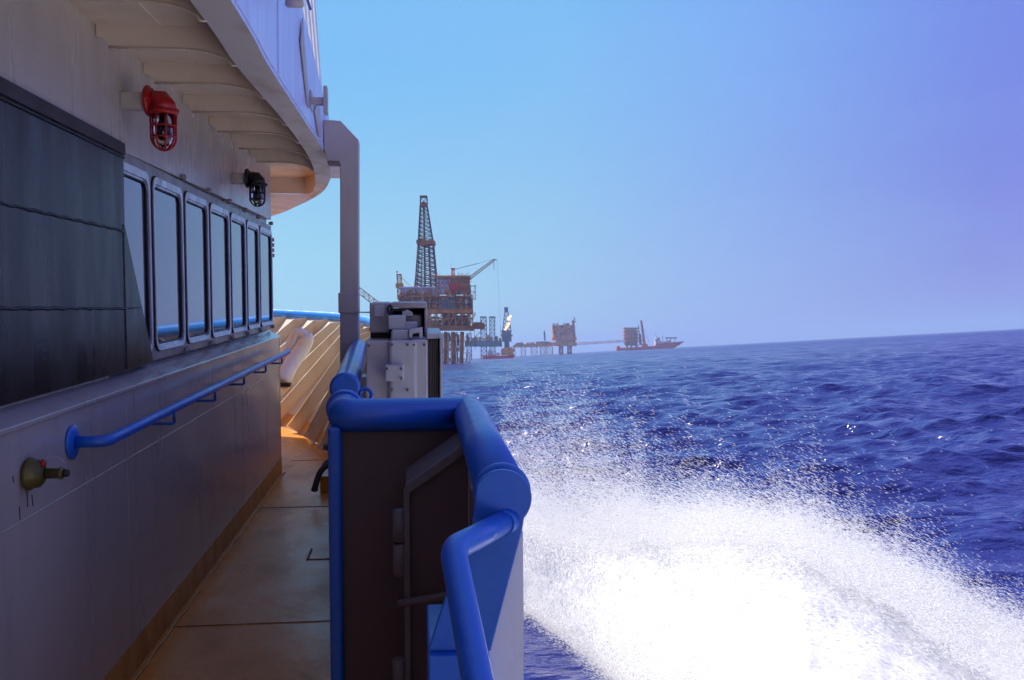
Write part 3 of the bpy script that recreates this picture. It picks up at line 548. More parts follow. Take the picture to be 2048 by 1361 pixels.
# ---- clutter on the deck
oc = MB(); a, b_ = S(640, 958, y=7.05), S(700, 992, y=7.05); oc.box((a[0], 7.05, 0), (-.45, 7.3, .13)); o = oc.build('ochre_box', MT['ochre_band'], origin=(-.6, 7.1, 0), bevel=.006); tag(o, 'low ochre painted box on deck against the bulwark foot', 'box')
p = MB(); hz = bez([S(700, 938, y=6.9), S(664, 930, y=6.9), S(648, 936, y=6.85), S(638, 950, y=6.8), S(630, 975, y=6.75), S(629, 981, y=6.75)], 6)
p.tube(hz, [.022]*(len(hz)-4)+[.025, .027, .027, .018], 12); p.tube([q+np.array((.02, .06, .03)) for q in hz[:18]], .02, 10); p.tube([q+np.array((.05, .12, -.02)) for q in hz[:14]], .02, 10)
o = p.build('deck_hose', MT['hose'], origin=hz[10]); tag(o, 'dark rubber hose end hanging over the ochre box on deck', 'hose')
p = MB(); a = np.array(S(655, 895, y=8.2)); p.ell(a+(.05, 0, 0), (.07, .07, .05), 14, 8); p.tube([a+(.05+.08*math.cos(t), .08*math.sin(t), -.02+.004*t) for t in np.linspace(0, 12, 60)], .014, 8)
o = p.build('rope_coil', MT['hose'], origin=a); tag(o, 'dark coil of rope at the foot of the bulwark ribs', 'rope')

# ================================================================== THE SEA
nr = 1500
rr = np.concatenate([np.linspace(.5, 4, 12, endpoint=False), 4*np.exp(np.linspace(0, math.log(45000/4), nr))])
a1_ = np.linspace(R(-14), R(42), 600, endpoint=False); a2_ = np.linspace(R(42), R(346), 130, endpoint=False)
aa = np.concatenate([a1_, a2_]); na = len(aa); nrr = len(rr)
RR, AA = np.meshgrid(rr, aa, indexing='ij'); X = RR*np.sin(AA); Y = RR*np.cos(AA)
dr = np.gradient(rr)[:, None]; Z = np.zeros_like(X); DX = np.zeros_like(X); DY = np.zeros_like(X)
wind = R(190)
for i in range(110):
    lam = .28*(100)**(i/109); th = wind+rng.normal(0, .62); k = 2*math.pi/lam; ph = rng.uniform(0, 6.28)
    st_ = .080 if lam < 3.5 else (.034 if lam < 10 else .016)
    A0 = st_*lam/(2*math.pi)*rng.uniform(.5, 1.3); cx, cy = math.sin(th), math.cos(th)
    fade = np.clip((lam/(2.3*dr)-1)/.9, 0, 1)
    g = k*(X*cx+Y*cy)+ph; A_ = A0*fade; Z += A_*np.cos(g); sg = np.sin(g); DX -= .9*A_*cx*sg; DY -= .9*A_*cy*sg
fz = 1-np.clip((RR-3000)/6000, 0, 1); Z *= fz
fn = np.clip((RR-8)/16, .08, 1); Z *= fn
# trough beside the hull and a raised bow wave
vx = np.stack([X+DX*fn, Y+DY*fn, Z], -1).reshape(-1, 3)
idx = np.arange(nrr*na).reshape(nrr, na); i0 = idx[:-1, :]; i1 = idx[1:, :]
f = np.stack([i0, np.roll(i0, -1, 1), np.roll(i1, -1, 1), i1], -1).reshape(-1, 4)
def npmesh(name, v, f, mat, smooth=True):
    me = bpy.data.meshes.new(name); nv, nf = len(v), len(f); k = f.shape[1]
    me.vertices.add(nv); me.vertices.foreach_set('co', v.astype(np.float32).ravel())
    me.loops.add(nf*k); me.loops.foreach_set('vertex_index', f.astype(np.int32).ravel())
    me.polygons.add(nf); me.polygons.foreach_set('loop_start', np.arange(0, nf*k, k, dtype=np.int32))
    try: me.polygons.foreach_set('loop_total', np.full(nf, k, np.int32))
    except Exception: pass
    me.polygons.foreach_set('use_smooth', np.full(nf, smooth)); me.materials.append(mat); me.update(calc_edges=True)
    o = bpy.data.objects.new(name, me); col.objects.link(o); return o
m, n, l, b = nodes('sea_water'); MT['sea'] = m
b.inputs['Base Color'].default_value = (.020, .026, .155, 1); b.inputs['Specular Tint'].default_value = (.84, .66, 1, 1); b.inputs['Roughness'].default_value = .06; b.inputs['IOR'].default_value = 1.42
t = n.new('ShaderNodeTexCoord'); mp = n.new('ShaderNodeMapping'); mp.inputs['Rotation'].default_value = (0, 0, R(-12)); mp.inputs['Scale'].default_value = (.55, 1, 1); l.new(t.outputs['Object'], mp.inputs[0])
prev = None
for sc_, dist in ((.10, .9), (.42, .55), (1.6, .20), (6.0, .03)):
    nz = n.new('ShaderNodeTexNoise'); nz.inputs['Scale'].default_value = sc_; nz.inputs['Detail'].default_value = 4; nz.inputs['Roughness'].default_value = .6; l.new(mp.outputs[0], nz.inputs[0])
    bp = n.new('ShaderNodeBump'); bp.inputs['Strength'].default_value = 1; bp.inputs['Distance'].default_value = dist; l.new(nz.outputs[0], bp.inputs['Height'])
    if prev: l.new(prev.outputs[0], bp.inputs['Normal'])
    prev = bp
l.new(prev.outputs[0], b.inputs['Normal'])
vl = n.new('ShaderNodeVectorMath'); vl.operation = 'LENGTH'; l.new(t.outputs['Object'], vl.inputs[0])   # unresolved wavelets far out act as roughness
rm = n.new('ShaderNodeMapRange'); rm.inputs[1].default_value = 60; rm.inputs[2].default_value = 900; rm.inputs[3].default_value = .06; rm.inputs[4].default_value = .34; l.new(vl.outputs['Value'], rm.inputs[0]); l.new(rm.outputs[0], b.inputs['Roughness'])
sea = npmesh('sea', vx, f[:, ::-1], m); tag(sea, 'choppy dark blue sea reaching to the tilted horizon', 'sea', kind='structure')

# ---- bow wave: foam bank and flying spray
m, n, l, b = nodes('foam'); MT['foam'] = m
b.inputs['Base Color'].default_value = (.985, .985, .99, 1); b.inputs['Roughness'].default_value = .9; b.inputs['Specular IOR Level'].default_value = .2
tl_ = n.new('ShaderNodeBsdfTranslucent'); tl_.inputs[0].default_value = (.985, .985, .99, 1); ms = n.new('ShaderNodeMixShader'); ms.inputs[0].default_value = .27
l.new(b.outputs[0], ms.inputs[1]); l.new(tl_.outputs[0], ms.inputs[2]); l.new(ms.outputs[0], n['Material Output'].inputs[0])
PXs = [960, 1047, 1150, 1300, 1450, 1600, 1750, 1900, 2048, 2200]
YCR = [1030, 1035, 1060, 1068, 1062, 1090, 1160, 1250, 1340, 1420]    # photo row of the solid crest
DC = [14.5, 14, 13, 12, 11.6, 11.2, 10.8, 10.3, 9.8, 9.2]             # its distance
DN = [13.4, 12.6, 10.9, 8.2, 6.6, 5.5, 5.0, 5.0, 5.4, 6.0]            # near foot of the bank
def crest(px):
    yc = np.interp(px, PXs, YCR); d = np.interp(px, PXs, DC); out_ = []
    px = np.atleast_1d(px); yc = np.atleast_1d(yc); d = np.atleast_1d(d)
    dirs = (Q@(RT[:, None]*(px-1024)/FOC+UP[:, None]*(680.5-yc)/FOC+FW[:, None])).T
    h = np.linalg.norm(dirs[:, :2], axis=1); pos = dirs*(d/h)[:, None]; pos[:, 2] += SEA
    return pos, dirs[:, :2]/h[:, None]
pxs = np.linspace(1000, 2300, 240); cp_, cd = crest(pxs); nt_ = 110
tt = np.linspace(0, 1, nt_); dn = np.interp(pxs, PXs, DN); dc = np.interp(pxs, PXs, DC)
verts = []
for i in range(len(pxs)):
    H = max(cp_[i, 2], .05)
    for t in tt:
        if t < .75:
            s_ = t/.75; d = dn[i]+(dc[i]-dn[i])*s_; z = H*(math.sin(s_*math.pi/2)**.8)
        else:
            s_ = (t-.75)/.25; d = dc[i]+1.6*s_; z = H*math.cos(s_*math.pi/2)
        verts.append((cd[i, 0]*d, cd[i, 1]*d, z-.06))
verts = np.array(verts)
def lump(p, seed, lam0, amp, n=26):
    g = np.random.default_rng(seed); o = np.zeros(len(p))
    for i in range(n):
        lam = lam0*g.uniform(.35, 1.2); v = g.normal(size=3); v /= np.linalg.norm(v); o += np.abs(np.sin(p@v*math.pi/lam+g.uniform(0, 6)))*g.uniform(.4, 1)
    return (o/n-.45)*amp
verts[:, 2] += lump(verts, 3, 1.3, .28)+lump(verts, 4, .3, .05)-.02*np.tile(np.clip((tt-.3)/.45, 0, 1), len(pxs))
verts[:, 1] += lump(verts, 5, .5, .15)
ix = np.arange(len(verts)).reshape(len(pxs), nt_)
ff = np.stack([ix[:-1, :-1], ix[1:, :-1], ix[1:, 1:], ix[:-1, 1:]], -1).reshape(-1, 4)
fo = npmesh('bow_wave_foam', verts, ff, MT['foam']); tag(fo, 'thick white foam of the bow wave thrown out beside the boat', 'foam', kind='stuff')
gx_, gy_ = np.meshgrid(np.linspace(0, 1, 60), np.linspace(0, 1, 220), indexing='ij')
wy = 4.5-34*gy_; wx = 1.6+gx_*(6.2+4*gy_)+.6*(1-gy_)
wv = np.stack([wx, wy, .10+.35*np.sin(gx_*math.pi)*(1-.6*gy_)], -1).reshape(-1, 3); wv[:, 2] += lump(wv, 8, 1.0, .35)
ix = np.arange(len(wv)).reshape(60, 220); wf = np.stack([ix[:-1, :-1], ix[:-1, 1:], ix[1:, 1:], ix[1:, :-1]], -1).reshape(-1, 4)
wk = npmesh('wake_foam', wv, wf, MT['foam']); tag(wk, 'white wake foam streaming aft along the starboard side', 'foam', kind='stuff')
m, n, l, b = nodes('spray_drops'); MT['drops'] = m
b.inputs['Base Color'].default_value = (.99, .99, .995, 1); b.inputs['Roughness'].default_value = .35
tl_ = n.new('ShaderNodeBsdfTranslucent'); tl_.inputs[0].default_value = (.99, .99, .995, 1); ms = n.new('ShaderNodeMixShader'); ms.inputs[0].default_value = .42
l.new(b.outputs[0], ms.inputs[1]); l.new(tl_.outputs[0], ms.inputs[2]); l.new(ms.outputs[0], n['Material Output'].inputs[0])
tp_ = n.new('ShaderNodeBsdfTransparent'); m2_ = n.new('ShaderNodeMixShader'); m2_.inputs[0].default_value = .45
l.new(ms.outputs[0], m2_.inputs[1]); l.new(tp_.outputs[0], m2_.inputs[2]); l.new(m2_.outputs[0], n['Material Output'].inputs[0])
def spray(n, pxr, Lpx, Ly, seed, size=(.006, .016), down=0.2, dj=1.0, power=1.0, near=0.0):
    g = np.random.default_rng(seed); px = g.uniform(*pxr, n); pos, dd = crest(px)
    d = np.interp(px, PXs, DC); L_ = np.interp(px, Lpx, Ly)*d/FOC*(1+.22*np.sin(px/37+seed)+.18*np.sin(px/13.3+2*seed)+.12*np.sin(px/5.1+3*seed))
    h = g.exponential(1, n)**power*L_-down*L_
    hj = g.normal(0, dj, n)-near; pos = pos+np.c_[dd*hj[:, None], np.zeros(n)]
    pos[:, 2] += h+(hj*.10*(hj < 0) if near else -hj*.22*(hj < 0))
    ln = g.uniform(size[1]*.4, size[1]*1.5, n)*g.choice([1, 1, 1, 1.8], n); wd = g.uniform(size[0]*.5, size[0]*1.2, n)
    # flung outward and falling
    ax = np.c_[.80+g.normal(0, .07, n), -.30+g.normal(0, .1, n), -.46+g.normal(0, .08, n)]; ax /= np.linalg.norm(ax, axis=1)[:, None]
    u = np.cross(ax, [0, 0, 1.0]); u /= np.linalg.norm(u, axis=1)[:, None]; v_ = np.cross(ax, u)
    return pos, ax*ln[:, None], u*wd[:, None], v_*wd[:, None]
LX = [1010, 1100, 1250, 1400, 1550, 1700, 1850, 2000, 2120]
parts = [spray(180000, (1010, 2120), LX, [40, 56, 36, 22, 24, 26, 22, 15, 10], 1, size=(.0034, .016), down=1.0, power=.9),
         spray(76000, (1010, 2120), LX, [90, 118, 66, 38, 38, 40, 34, 22, 14], 2, size=(.0032, .016), power=.95),
         spray(26000, (1010, 1300), [1010, 1130, 1300], [120, 150, 60], 9, size=(.0034, .014), power=.9, dj=.6),
         spray(80000, (1010, 2150), LX, [34, 38, 34, 28, 28, 28, 24, 18, 12], 5, size=(.0036, .014), down=1.7, dj=.3, near=.5),
         spray(16000, (1010, 2150), LX, [60]*9, 6, size=(.003, .012), down=2.6, dj=.5, near=.9),
         spray(5000, (930, 1290), [930, 1130, 1290], [120, 130, 60], 3, size=(.003, .008), dj=1.5, power=1.0),
         spray(9000, (1000, 1290), [1000, 1130, 1290], [110, 130, 60], 13, size=(.003, .008), dj=1.0, power=1.0),
         spray(500, (900, 2000), [900, 1200, 2000], [140, 140, 70], 4, size=(.003, .012), dj=2)]
g = np.random.default_rng(21); n7 = 45000; px7 = g.uniform(1020, 1420, n7); p7, d7 = crest(px7); dd7 = np.interp(px7, PXs, DN)+g.normal(.35, .42, n7)
p7 = np.c_[d7*dd7[:, None], g.exponential(.05, n7)+.03+np.clip(dd7-np.interp(px7, PXs, DN), 0, 2)*.42]
w7 = np.tile([[.0045, 0, 0]], (n7, 1))*g.uniform(.5, 1.2, n7)[:, None]; parts.append((p7, np.tile([[.012, -.006, -.002]], (n7, 1)), w7[:, [1, 0, 2]], w7[:, [1, 2, 0]]))
pos, a_, u_, v_ = [np.concatenate(c) for c in zip(*parts)]
ok = (pos[:, 2] > .02) & (pos[:, 2] < 3.6-(.015+.075*g.random(len(pos))**1.5)*np.hypot(pos[:, 0], pos[:, 1])); pos, a_, u_, v_ = pos[ok], a_[ok], u_[ok], v_[ok]; nd = len(pos)
V = np.stack([pos+a_, pos-a_, pos+u_, pos-u_*.5+v_*.87, pos-u_*.5-v_*.87], 1).reshape(-1, 3)
base = (np.arange(nd)*5)[:, None, None]
tri = np.array([[0, 2, 3], [0, 3, 4], [0, 4, 2], [1, 3, 2], [1, 4, 3], [1, 2, 4]])
sp = npmesh('spray', V, (base+tri).reshape(-1, 3), MT['drops'], True); tag(sp, 'cloud of white spray drops flying off the bow wave', 'spray', kind='stuff')

# ================================================================== THE OIL FIELD
TAU = math.atan((692-657)/648)
def site(bx_, by_, dist):
    d = wray(bx_, by_); hd = d[:2]/np.linalg.norm(d[:2]); o = np.array([hd[0]*dist, hd[1]*dist, 0.0])
    k = dist/FOC/ (np.linalg.norm(d[:2])) * np.linalg.norm(d[:2])
    # metres per photo pixel at that depth (perpendicular distance along the view axis)
    depth = dist*(Q@FW)[:2]@hd; k = depth/FOC
    ux = np.array([(Q@RT)[0], (Q@RT)[1]]); ux /= np.linalg.norm(ux); ang = math.atan2(ux[1], ux[0])
    def L_(px, py, v=0.0):
        dx, dy = px-bx_, by_-py
        return ((dx*math.cos(TAU)+dy*math.sin(TAU))*k, v*k, (-dx*math.sin(TAU)+dy*math.cos(TAU))*k)
    return o, ang, L_, k
def fthing(name, label, cat, o, ang, group=None):
    e = bpy.data.objects.new(name, None); col.objects.link(e); e.location = o; e.rotation_euler = (0, 0, ang); e.empty_display_size = 5
    ORG[e.name] = np.zeros(3); return tag(e, label, cat, group)
def lattice(mb, base, top_, n, r, rb=None, kind='x'):
    rb = rb or r*.6; m_ = len(base)
    base = [np.array(p, float) for p in base]; top_ = [np.array(p, float) for p in top_]
    for a, b_ in zip(base, top_): mb.beam(a, b_, r)
    for i in range(n):
        t0, t1 = i/n, (i+1)/n
        for j in range(m_):
            k = (j+1) % m_
            if m_ == 2 and j == 1: continue
            p0 = base[j]*(1-t0)+top_[j]*t0; p1 = base[j]*(1-t1)+top_[j]*t1; q0 = base[k]*(1-t0)+top_[k]*t0; q1 = base[k]*(1-t1)+top_[k]*t1
            mb.beam(p1, q1, rb)
            if kind == 'x': mb.beam(p0, q1, rb); mb.beam(q0, p1, rb)
            else: mb.beam(*((p0, q1) if i % 2 else (q0, p1)), rb)
def rows(c0, c1, y, v0, v1, Lf): return [Lf(c0, y, v0), Lf(c1, y, v0), Lf(c1, y, v1), Lf(c0, y, v1)]
def blk(mb, Lf, x0, y0, x1, y1, v0, v1):
    b4 = [np.array(q) for q in rows(x0, x1, y1, v0, v1, Lf)]; h = np.array(Lf(x0, y0))-np.array(Lf(x0, y1)); h = np.array((0, 0, h[2])); return mb.prism(b4, h)

# ---- near drilling platform
o, ang, Lf, k = site(880, 729, 700)
rg = fthing('drilling_platform', 'nearest rusty drilling platform with a tall derrick and a crane', 'oil platform', o, ang)
p = MB()
cols_ = [800, 826, 852, 871, 892, 908, 924, 938]
for v in (-20, 20):
    for i, x in enumerate(cols_[:-1]):
        x2 = x+(3 if x < 870 else -1)
        p.tube([Lf(x2, 735, v), Lf(x, 664, v*.9)], 1.7*k if i % 2 else 2.6*k, 8)
    for yy in (708, 690):
        p.beam(Lf(800, yy, v), Lf(926, yy, v), .8*k)
    for i in range(len(cols_)-2):
        for ya_, yb_ in ((732, 708), (708, 690), (690, 666)):
            p.beam(Lf(cols_[i], ya_, v), Lf(cols_[i+1], yb_, v), .75*k); p.beam(Lf(cols_[i+1], ya_, v), Lf(cols_[i], yb_, v), .75*k)
for x in cols_[::2]: p.beam(Lf(x, 690, -20), Lf(x, 690, 20), .8*k)
for x in range(806, 930, 5): p.beam(Lf(x, 732, random.uniform(-12, 12)), Lf(x+random.uniform(-2, 2), 664, 0), random.uniform(.5, 1.0)*k)
for v in (-20, 0, 20):
    for yy in (718, 699, 680): p.beam(Lf(800, yy, v), Lf(930, yy, v), .7*k)
for x in range(880, 935, 9): blk(p, Lf, x, 664+random.uniform(0, 6), x+3, 676+random.uniform(0, 30), -6, 2)
for i in range(30):
    x = random.uniform(805, 925); p.beam(Lf(x, random.uniform(700, 728), -18), Lf(x+random.uniform(-9, 9), 668, -16), random.uniform(.5, .9)*k)
for x in (892, 908, 924): p.tube([Lf(x, 735, -21), Lf(x, 716, -20), Lf(x-1, 700, -19)], [3.4*k, 3.0*k, 1.8*k], 8)
p.build('jacket', FM['steel'], rg)
p = MB()
for y in (706, 724): p.beam(Lf(922, y, -22), Lf(942, y, -22), .9*k)
for x in (927, 934, 941): p.beam(Lf(x, 706, -22), Lf(x, 729, -22), .9*k)
p.build('boat_landing', FM['steel'], rg)
p = MB(); blk(p, Lf, 790, 652, 948, 661, -26, 26); blk(p, Lf, 945, 648, 970, 658, -20, 14); blk(p, Lf, 948, 645, 965, 650, -18, 10)
for x in range(795, 970, 6): p.beam(Lf(x, 652, -26), Lf(x, 646, -26), .35*k)
p.beam(Lf(790, 646, -26), Lf(965, 646, -26), .35*k)
p.beam(Lf(966, 659, -18), Lf(929, 696, -18), .9*k); p.beam(Lf(945, 661, -18), Lf(929, 678, -18), .7*k); p.beam(Lf(949, 660, -18), Lf(951, 700, -18), .6*k)
p.build('cellar_deck', FM['steel'], rg)
p = MB(); g = random.Random(5)
for v in (-22, 22, -8):
    p = MB()
    for x in range(795, 946, 13):
        p.beam(Lf(x, 652, v), Lf(x, 620, v), .9*k); p.beam(Lf(x, 652, v), Lf(x+13, 626, v), .6*k)
    p.beam(Lf(795, 637, v), Lf(945, 637, v), .7*k)
    p.build('deck_truss', FM['ochre'], rg)
for x0, x1, y0, y1 in ((798, 850, 630, 652), (853, 882, 640, 652), (884, 905, 628, 652), (909, 922, 636, 652), (924, 938, 630, 649)):
    p = MB(); blk(p, Lf, x0, y0, x1, y1, 0, 16); p.build('process_skid', FM['dark'], rg)
p = MB(); blk(p, Lf, 790, 620, 946, 627, -24, 24); p.build('main_deck', FM['ochre'], rg)
for i in range(26):
    x = g.uniform(800, 935); y = g.uniform(630, 650); p = MB(); w_ = g.uniform(3, 9); blk(p, Lf, x, y-g.uniform(2, 7), x+w_, y, -20+g.uniform(-4, 6), g.uniform(-10, 10)); p.build('equipment', FM[g.choice(['yellow', 'steel', 'ochre', 'dark'])], rg)
p = MB()
for q in ((858, 634, 880, 637), (859, 641, 878, 643), (862, 647, 885, 650)): blk(p, Lf, *q, -27, -22)
for x in (859, 866, 872, 879): p.beam(Lf(x, 634, -26), Lf(x, 651, -26), .7*k)
p.build('yellow_piping', FM['yellow'], rg)
p = MB(); blk(p, Lf, 800, 592, 944, 620, -16, 18); p.build('process_module', FM['dark'], rg)
p = MB(); blk(p, Lf, 880, 600, 911, 620, -25, -17); 
for x in (888, 896, 904): p.beam(Lf(x, 600, -25.2), Lf(x, 620, -25.2), .4*k)
p.build('tank', FM['grey'], rg)
for i in range(60):
    x = g.uniform(800, 940); y = g.uniform(588, 620); p = MB(); w_ = g.uniform(2, 8); blk(p, Lf, x, y-g.uniform(2, 8), x+w_, y, -24+g.uniform(-2, 6), g.uniform(-15, -10)) if not (874 < x < 914 and y > 600) else p.beam(Lf(x, y, -24), Lf(x+6, y-8, -20), .7*k); p.build('equipment', FM[g.choice(['ochre', 'steel', 'dark', 'dark', 'ochre', 'white'])], rg)
p = MB(); blk(p, Lf, 872, 558, 938, 588, -18, 20); p.build('quarters', FM['white'], rg)
p = MB()
for y in (566, 576):
    for x in range(877, 934, 8): blk(p, Lf, x, y, x+2.6, y+3, -18.4, -17.9)
p.build('quarters_window', FM['dark'], rg)
p = MB(); blk(p, Lf, 868, 553, 941, 557.5, -24, 24); p.build('helideck', FM['ochre'], rg)
p = MB()
for x in range(870, 942, 9): p.beam(Lf(x, 557, -22), Lf(x+4, 588, -22), .6*k)
for y in (565, 574, 582): p.beam(Lf(908, y, -22), Lf(944, y, -22), .7*k)
blk(p, Lf, 916, 560, 942, 590, -21, -16); p.build('stair_frame', FM['steel'], rg)
p = MB(); blk(p, Lf, 803, 579, 872, 590, -18, 10); blk(p, Lf, 866, 575, 877, 592, -19, 12); p.build('pipe_rack_house', FM['white'], rg)
p = MB(); blk(p, Lf, 800, 575, 876, 578.5, -22, 14); p.build('pipe_rack_roof', FM['white'], rg)
p = MB()
for x in range(805, 868, 5): p.beam(Lf(x, 582, -19), Lf(x, 592, -19), .5*k)
blk(p, Lf, 797, 592, 880, 596, -22, 14); p.build('pipe_rack', FM['steel'], rg)
p = MB(); lattice(p, rows(797, 805, 600, -14, -6, Lf), rows(795, 803, 550, -14, -6, Lf), 6, .9*k, .5*k); blk(p, Lf, 793, 568, 808, 576, -16, -4); p.beam(Lf(804, 556, -10), Lf(823, 574, -10), .6*k); blk(p, Lf, 794, 549, 804, 551, -15, -5); p.build('vent_stack', FM['yellow'], rg)
p = MB(); blk(p, Lf, 793, 543, 796, 546, -10, -9); p.beam(Lf(796, 543, -10), Lf(797, 551, -10), .3*k); p.build('flag', FM['red'], rg)
p = MB()
lattice(p, rows(831, 874, 577, -20, 20, Lf), rows(833, 872, 553, -18, 18, Lf), 3, 1.4*k, .8*k)
lattice(p, rows(833, 872, 553, -18, 18, Lf), rows(837, 866, 488, -13, 13, Lf), 7, 1.3*k, .7*k)
lattice(p, rows(837, 866, 488, -13, 13, Lf), rows(840, 854, 412, -6, 6, Lf), 9, 1.1*k, .62*k)
lattice(p, rows(840, 854, 412, -6, 6, Lf), rows(840.5, 853.5, 394, -6, 6, Lf), 1, .9*k, .6*k)
dr_ = p.build('derrick', FM['derrick'], rg)
p = MB(); p.tube([Lf(850, 575), Lf(847, 410)], 1.9*k, 6); p.tube([Lf(861, 575, 4), Lf(857, 490, 3)], 2.1*k, 6); p.tube([Lf(842, 575, 4), Lf(843, 500, 3)], .9*k, 6); p.build('drill_string', FM['dark'], dr_)
p = MB()
for q in ((834, 481, 843, 489), (850, 482, 870, 490), (841, 478, 852, 492)): blk(p, Lf, *q, -15, 15)
p.build('monkey_board', FM['steel'], dr_)
p = MB(); blk(p, Lf, 840, 406, 854, 413, -7, 7); blk(p, Lf, 843, 404, 851, 407, -6, 6); p.build('crown_block', FM['steel'], dr_); p = MB(); blk(p, Lf, 839.5, 391, 854, 394, -6, 6); p.build('top_frame', FM['steel'], dr_)
cr_ = MB(); blk(cr_, Lf, 900, 569, 920, 581, -24, -12); cr_.tube([Lf(909, 592, -18), Lf(909, 578, -18)], 5*k, 8); cr = cr_.build('crane', FM['red'], rg)
p = MB(); lattice(p, rows(903, 911, 569, -22, -14, Lf), rows(905, 909, 540, -19, -17, Lf), 4, .8*k, .5*k); blk(p, Lf, 903, 538, 911, 541, -20, -16); p.build('crane_mast', FM['red'], cr)
p = MB(); b4 = [Lf(914, 573, -21), Lf(917, 579, -21), Lf(917, 579, -15), Lf(914, 573, -15)]; t4 = [Lf(988, 519.5, -19), Lf(990, 523, -19), Lf(990, 523, -17), Lf(988, 519.5, -17)]
lattice(p, b4, t4, 16, .6*k, .35*k); p.beam(Lf(989, 520, -18), Lf(994, 521, -18), 1.0*k); p.build('crane_boom', FM['steel'], cr)
p = MB(); p.beam(Lf(909, 540, -18), Lf(989, 520, -18), .3*k); p.beam(Lf(909, 541, -18), Lf(960, 528, -18), .35*k); p.beam(Lf(988, 522, -18), Lf(988, 541, -18), .6*k); p.beam(Lf(994, 522, -18), Lf(1001, 655, -18), .17*k); p.beam(Lf(1001, 655, -18), Lf(1003, 686, -18), .45*k); p.build('crane_wire', FM['dark'], cr)
p = MB()
for x in (942, 949, 952): p.beam(Lf(x, 571, -12), Lf(x-1, 652 if x == 942 else 600, -12), .7*k)
for y in (573, 585, 599): p.beam(Lf(940, y, -12), Lf(953, y, -12), .9*k)
lattice(p, rows(935, 946, 650, -14, -4, Lf), rows(935, 945, 590, -14, -4, Lf), 5, .8*k, .5*k); p.build('stair_tower', FM['steel'], rg)
p = MB(); b4 = [Lf(765, 610, -4), Lf(770, 628, -4), Lf(770, 628, 4), Lf(765, 610, 4)]; t4 = [Lf(690, 553, -3), Lf(686, 563, -3), Lf(686, 563, 3), Lf(690, 553, 3)]
lattice(p, b4, t4, 8, .9*k, .5*k, 'z'); p.beam(Lf(765, 610), Lf(800, 615), 2*k); p.build('flare_boom', FM['steel'], rg)
p = MB()
for x in (868, 880, 905, 925, 938): p.beam(Lf(x, 553, -20), Lf(x, 549-random.uniform(0, 6), -20), .3*k)
p.beam(Lf(903, 540, -18), Lf(903, 527, -18), .25*k); p.build('antenna', FM['dark'], rg)
p = MB(); g = random.Random(77)
for i in range(70):
    x = g.uniform(872, 938); y = g.choice([553, 588, 588, 579]); p.beam(Lf(x, y, -23), Lf(x+g.uniform(-3, 3), y-g.uniform(2, 6), -23), .5*k)
for i in range(60):
    x = g.uniform(802, 942); y = g.uniform(588, 622); p.beam(Lf(x, y, -25), Lf(x+g.uniform(-8, 8), y+g.uniform(-8, 4), -25), .6*k)
for y in (594, 606, 619): p.beam(Lf(800, y, -26), Lf(946, y, -26), .55*k)
for x in range(802, 946, 12): p.beam(Lf(x, 588, -26), Lf(x, 622, -26), .55*k)
p.build('pipework', FM['ochre'], rg)
p = MB()
for i in range(16):
    x = g.uniform(806, 940); y = g.uniform(592, 645); blk(p, Lf, x, y, x+2.2, y+1.6, -27, -26.2)
p.build('white_fittings', FM['white'], rg); p = MB()  # small plain white blocks scattered over the modules
for x0, x1, y0, y1 in ((798, 860, 628, 651), (886, 936, 630, 651)): blk(p, Lf, x0, y0, x1, y1, 16.5, 22)
p.build('dark_filler', FM['dark'], rg)  # dark blocks added behind the trusses to close the bright gaps

# ---- far jack-up rig with flare
o, ang, Lf, k = site(985, 712, 1900)
jr = fthing('jackup_rig', 'hazy jack-up rig with lattice legs and a derrick, behind the crane wire', 'oil platform', o, ang)
p = MB()
for x0, x1 in ((962, 973), (980, 990)): lattice(p, rows(x0, x1, 714, -5, 6, Lf), rows(x0-1, x1-1, 628, -5, 6, Lf), 10, 1.0*k, .55*k)
for x0, x1 in ((960, 973), (978, 991)): blk(p, Lf, x0, 628, x1, 630.5, -6, 6)
lattice(p, rows(935, 944, 714, -25, -15, Lf), rows(934, 943, 662, -25, -15, Lf), 6, .8*k, .5*k)
p.build('lattice_leg', FM['purple'], jr)
p = MB(); blk(p, Lf, 930, 676, 1004, 688, -14, 16); p.build('hull', FM['teal'], jr)
p = MB(); g = random.Random(3)
for i in range(24): x = g.uniform(930, 1000); blk(p, Lf, x, 676-g.uniform(2, 9), x+g.uniform(2, 6), 676, -12, g.uniform(-8, 8))
p.build('deck_machinery', FM['steel'], jr)
p = MB(); blk(p, Lf, 950, 672, 964, 674, -14, 14); blk(p, Lf, 974, 664, 979, 676, -10, 4); p.build('yellow_equipment', FM['yellow'], jr)
p = MB(); lattice(p, rows(1005, 1022, 658, -8, 8, Lf), rows(1009, 1016, 618, -3, 3, Lf), 5, .8*k, .45*k); blk(p, Lf, 1008.5, 609, 1016, 619, -4, 4); p.build('derrick', FM['purple'], jr)
p = MB(); blk(p, Lf, 1004, 655, 1023, 678, -10, 10); blk(p, Lf, 1002, 664, 1025, 667, -11, 11); blk(p, Lf, 1009, 678, 1019, 694, -4, 4); p.build('cantilever', FM['purple'], jr)
m, n, l, b = nodes('flare_fire'); b.inputs['Emission Color'].default_value = (1, .30, .06, 1); b.inputs['Emission Strength'].default_value = 2.6; b.inputs['Base Color'].default_value = (.5, .1, .02, 1)
m2, n2, l2, bb2 = nodes('flare_core'); bb2.inputs['Emission Color'].default_value = (1, .72, .30, 1); bb2.inputs['Emission Strength'].default_value = 4.5
p = MB(); fc = MB(); g = random.Random(9)
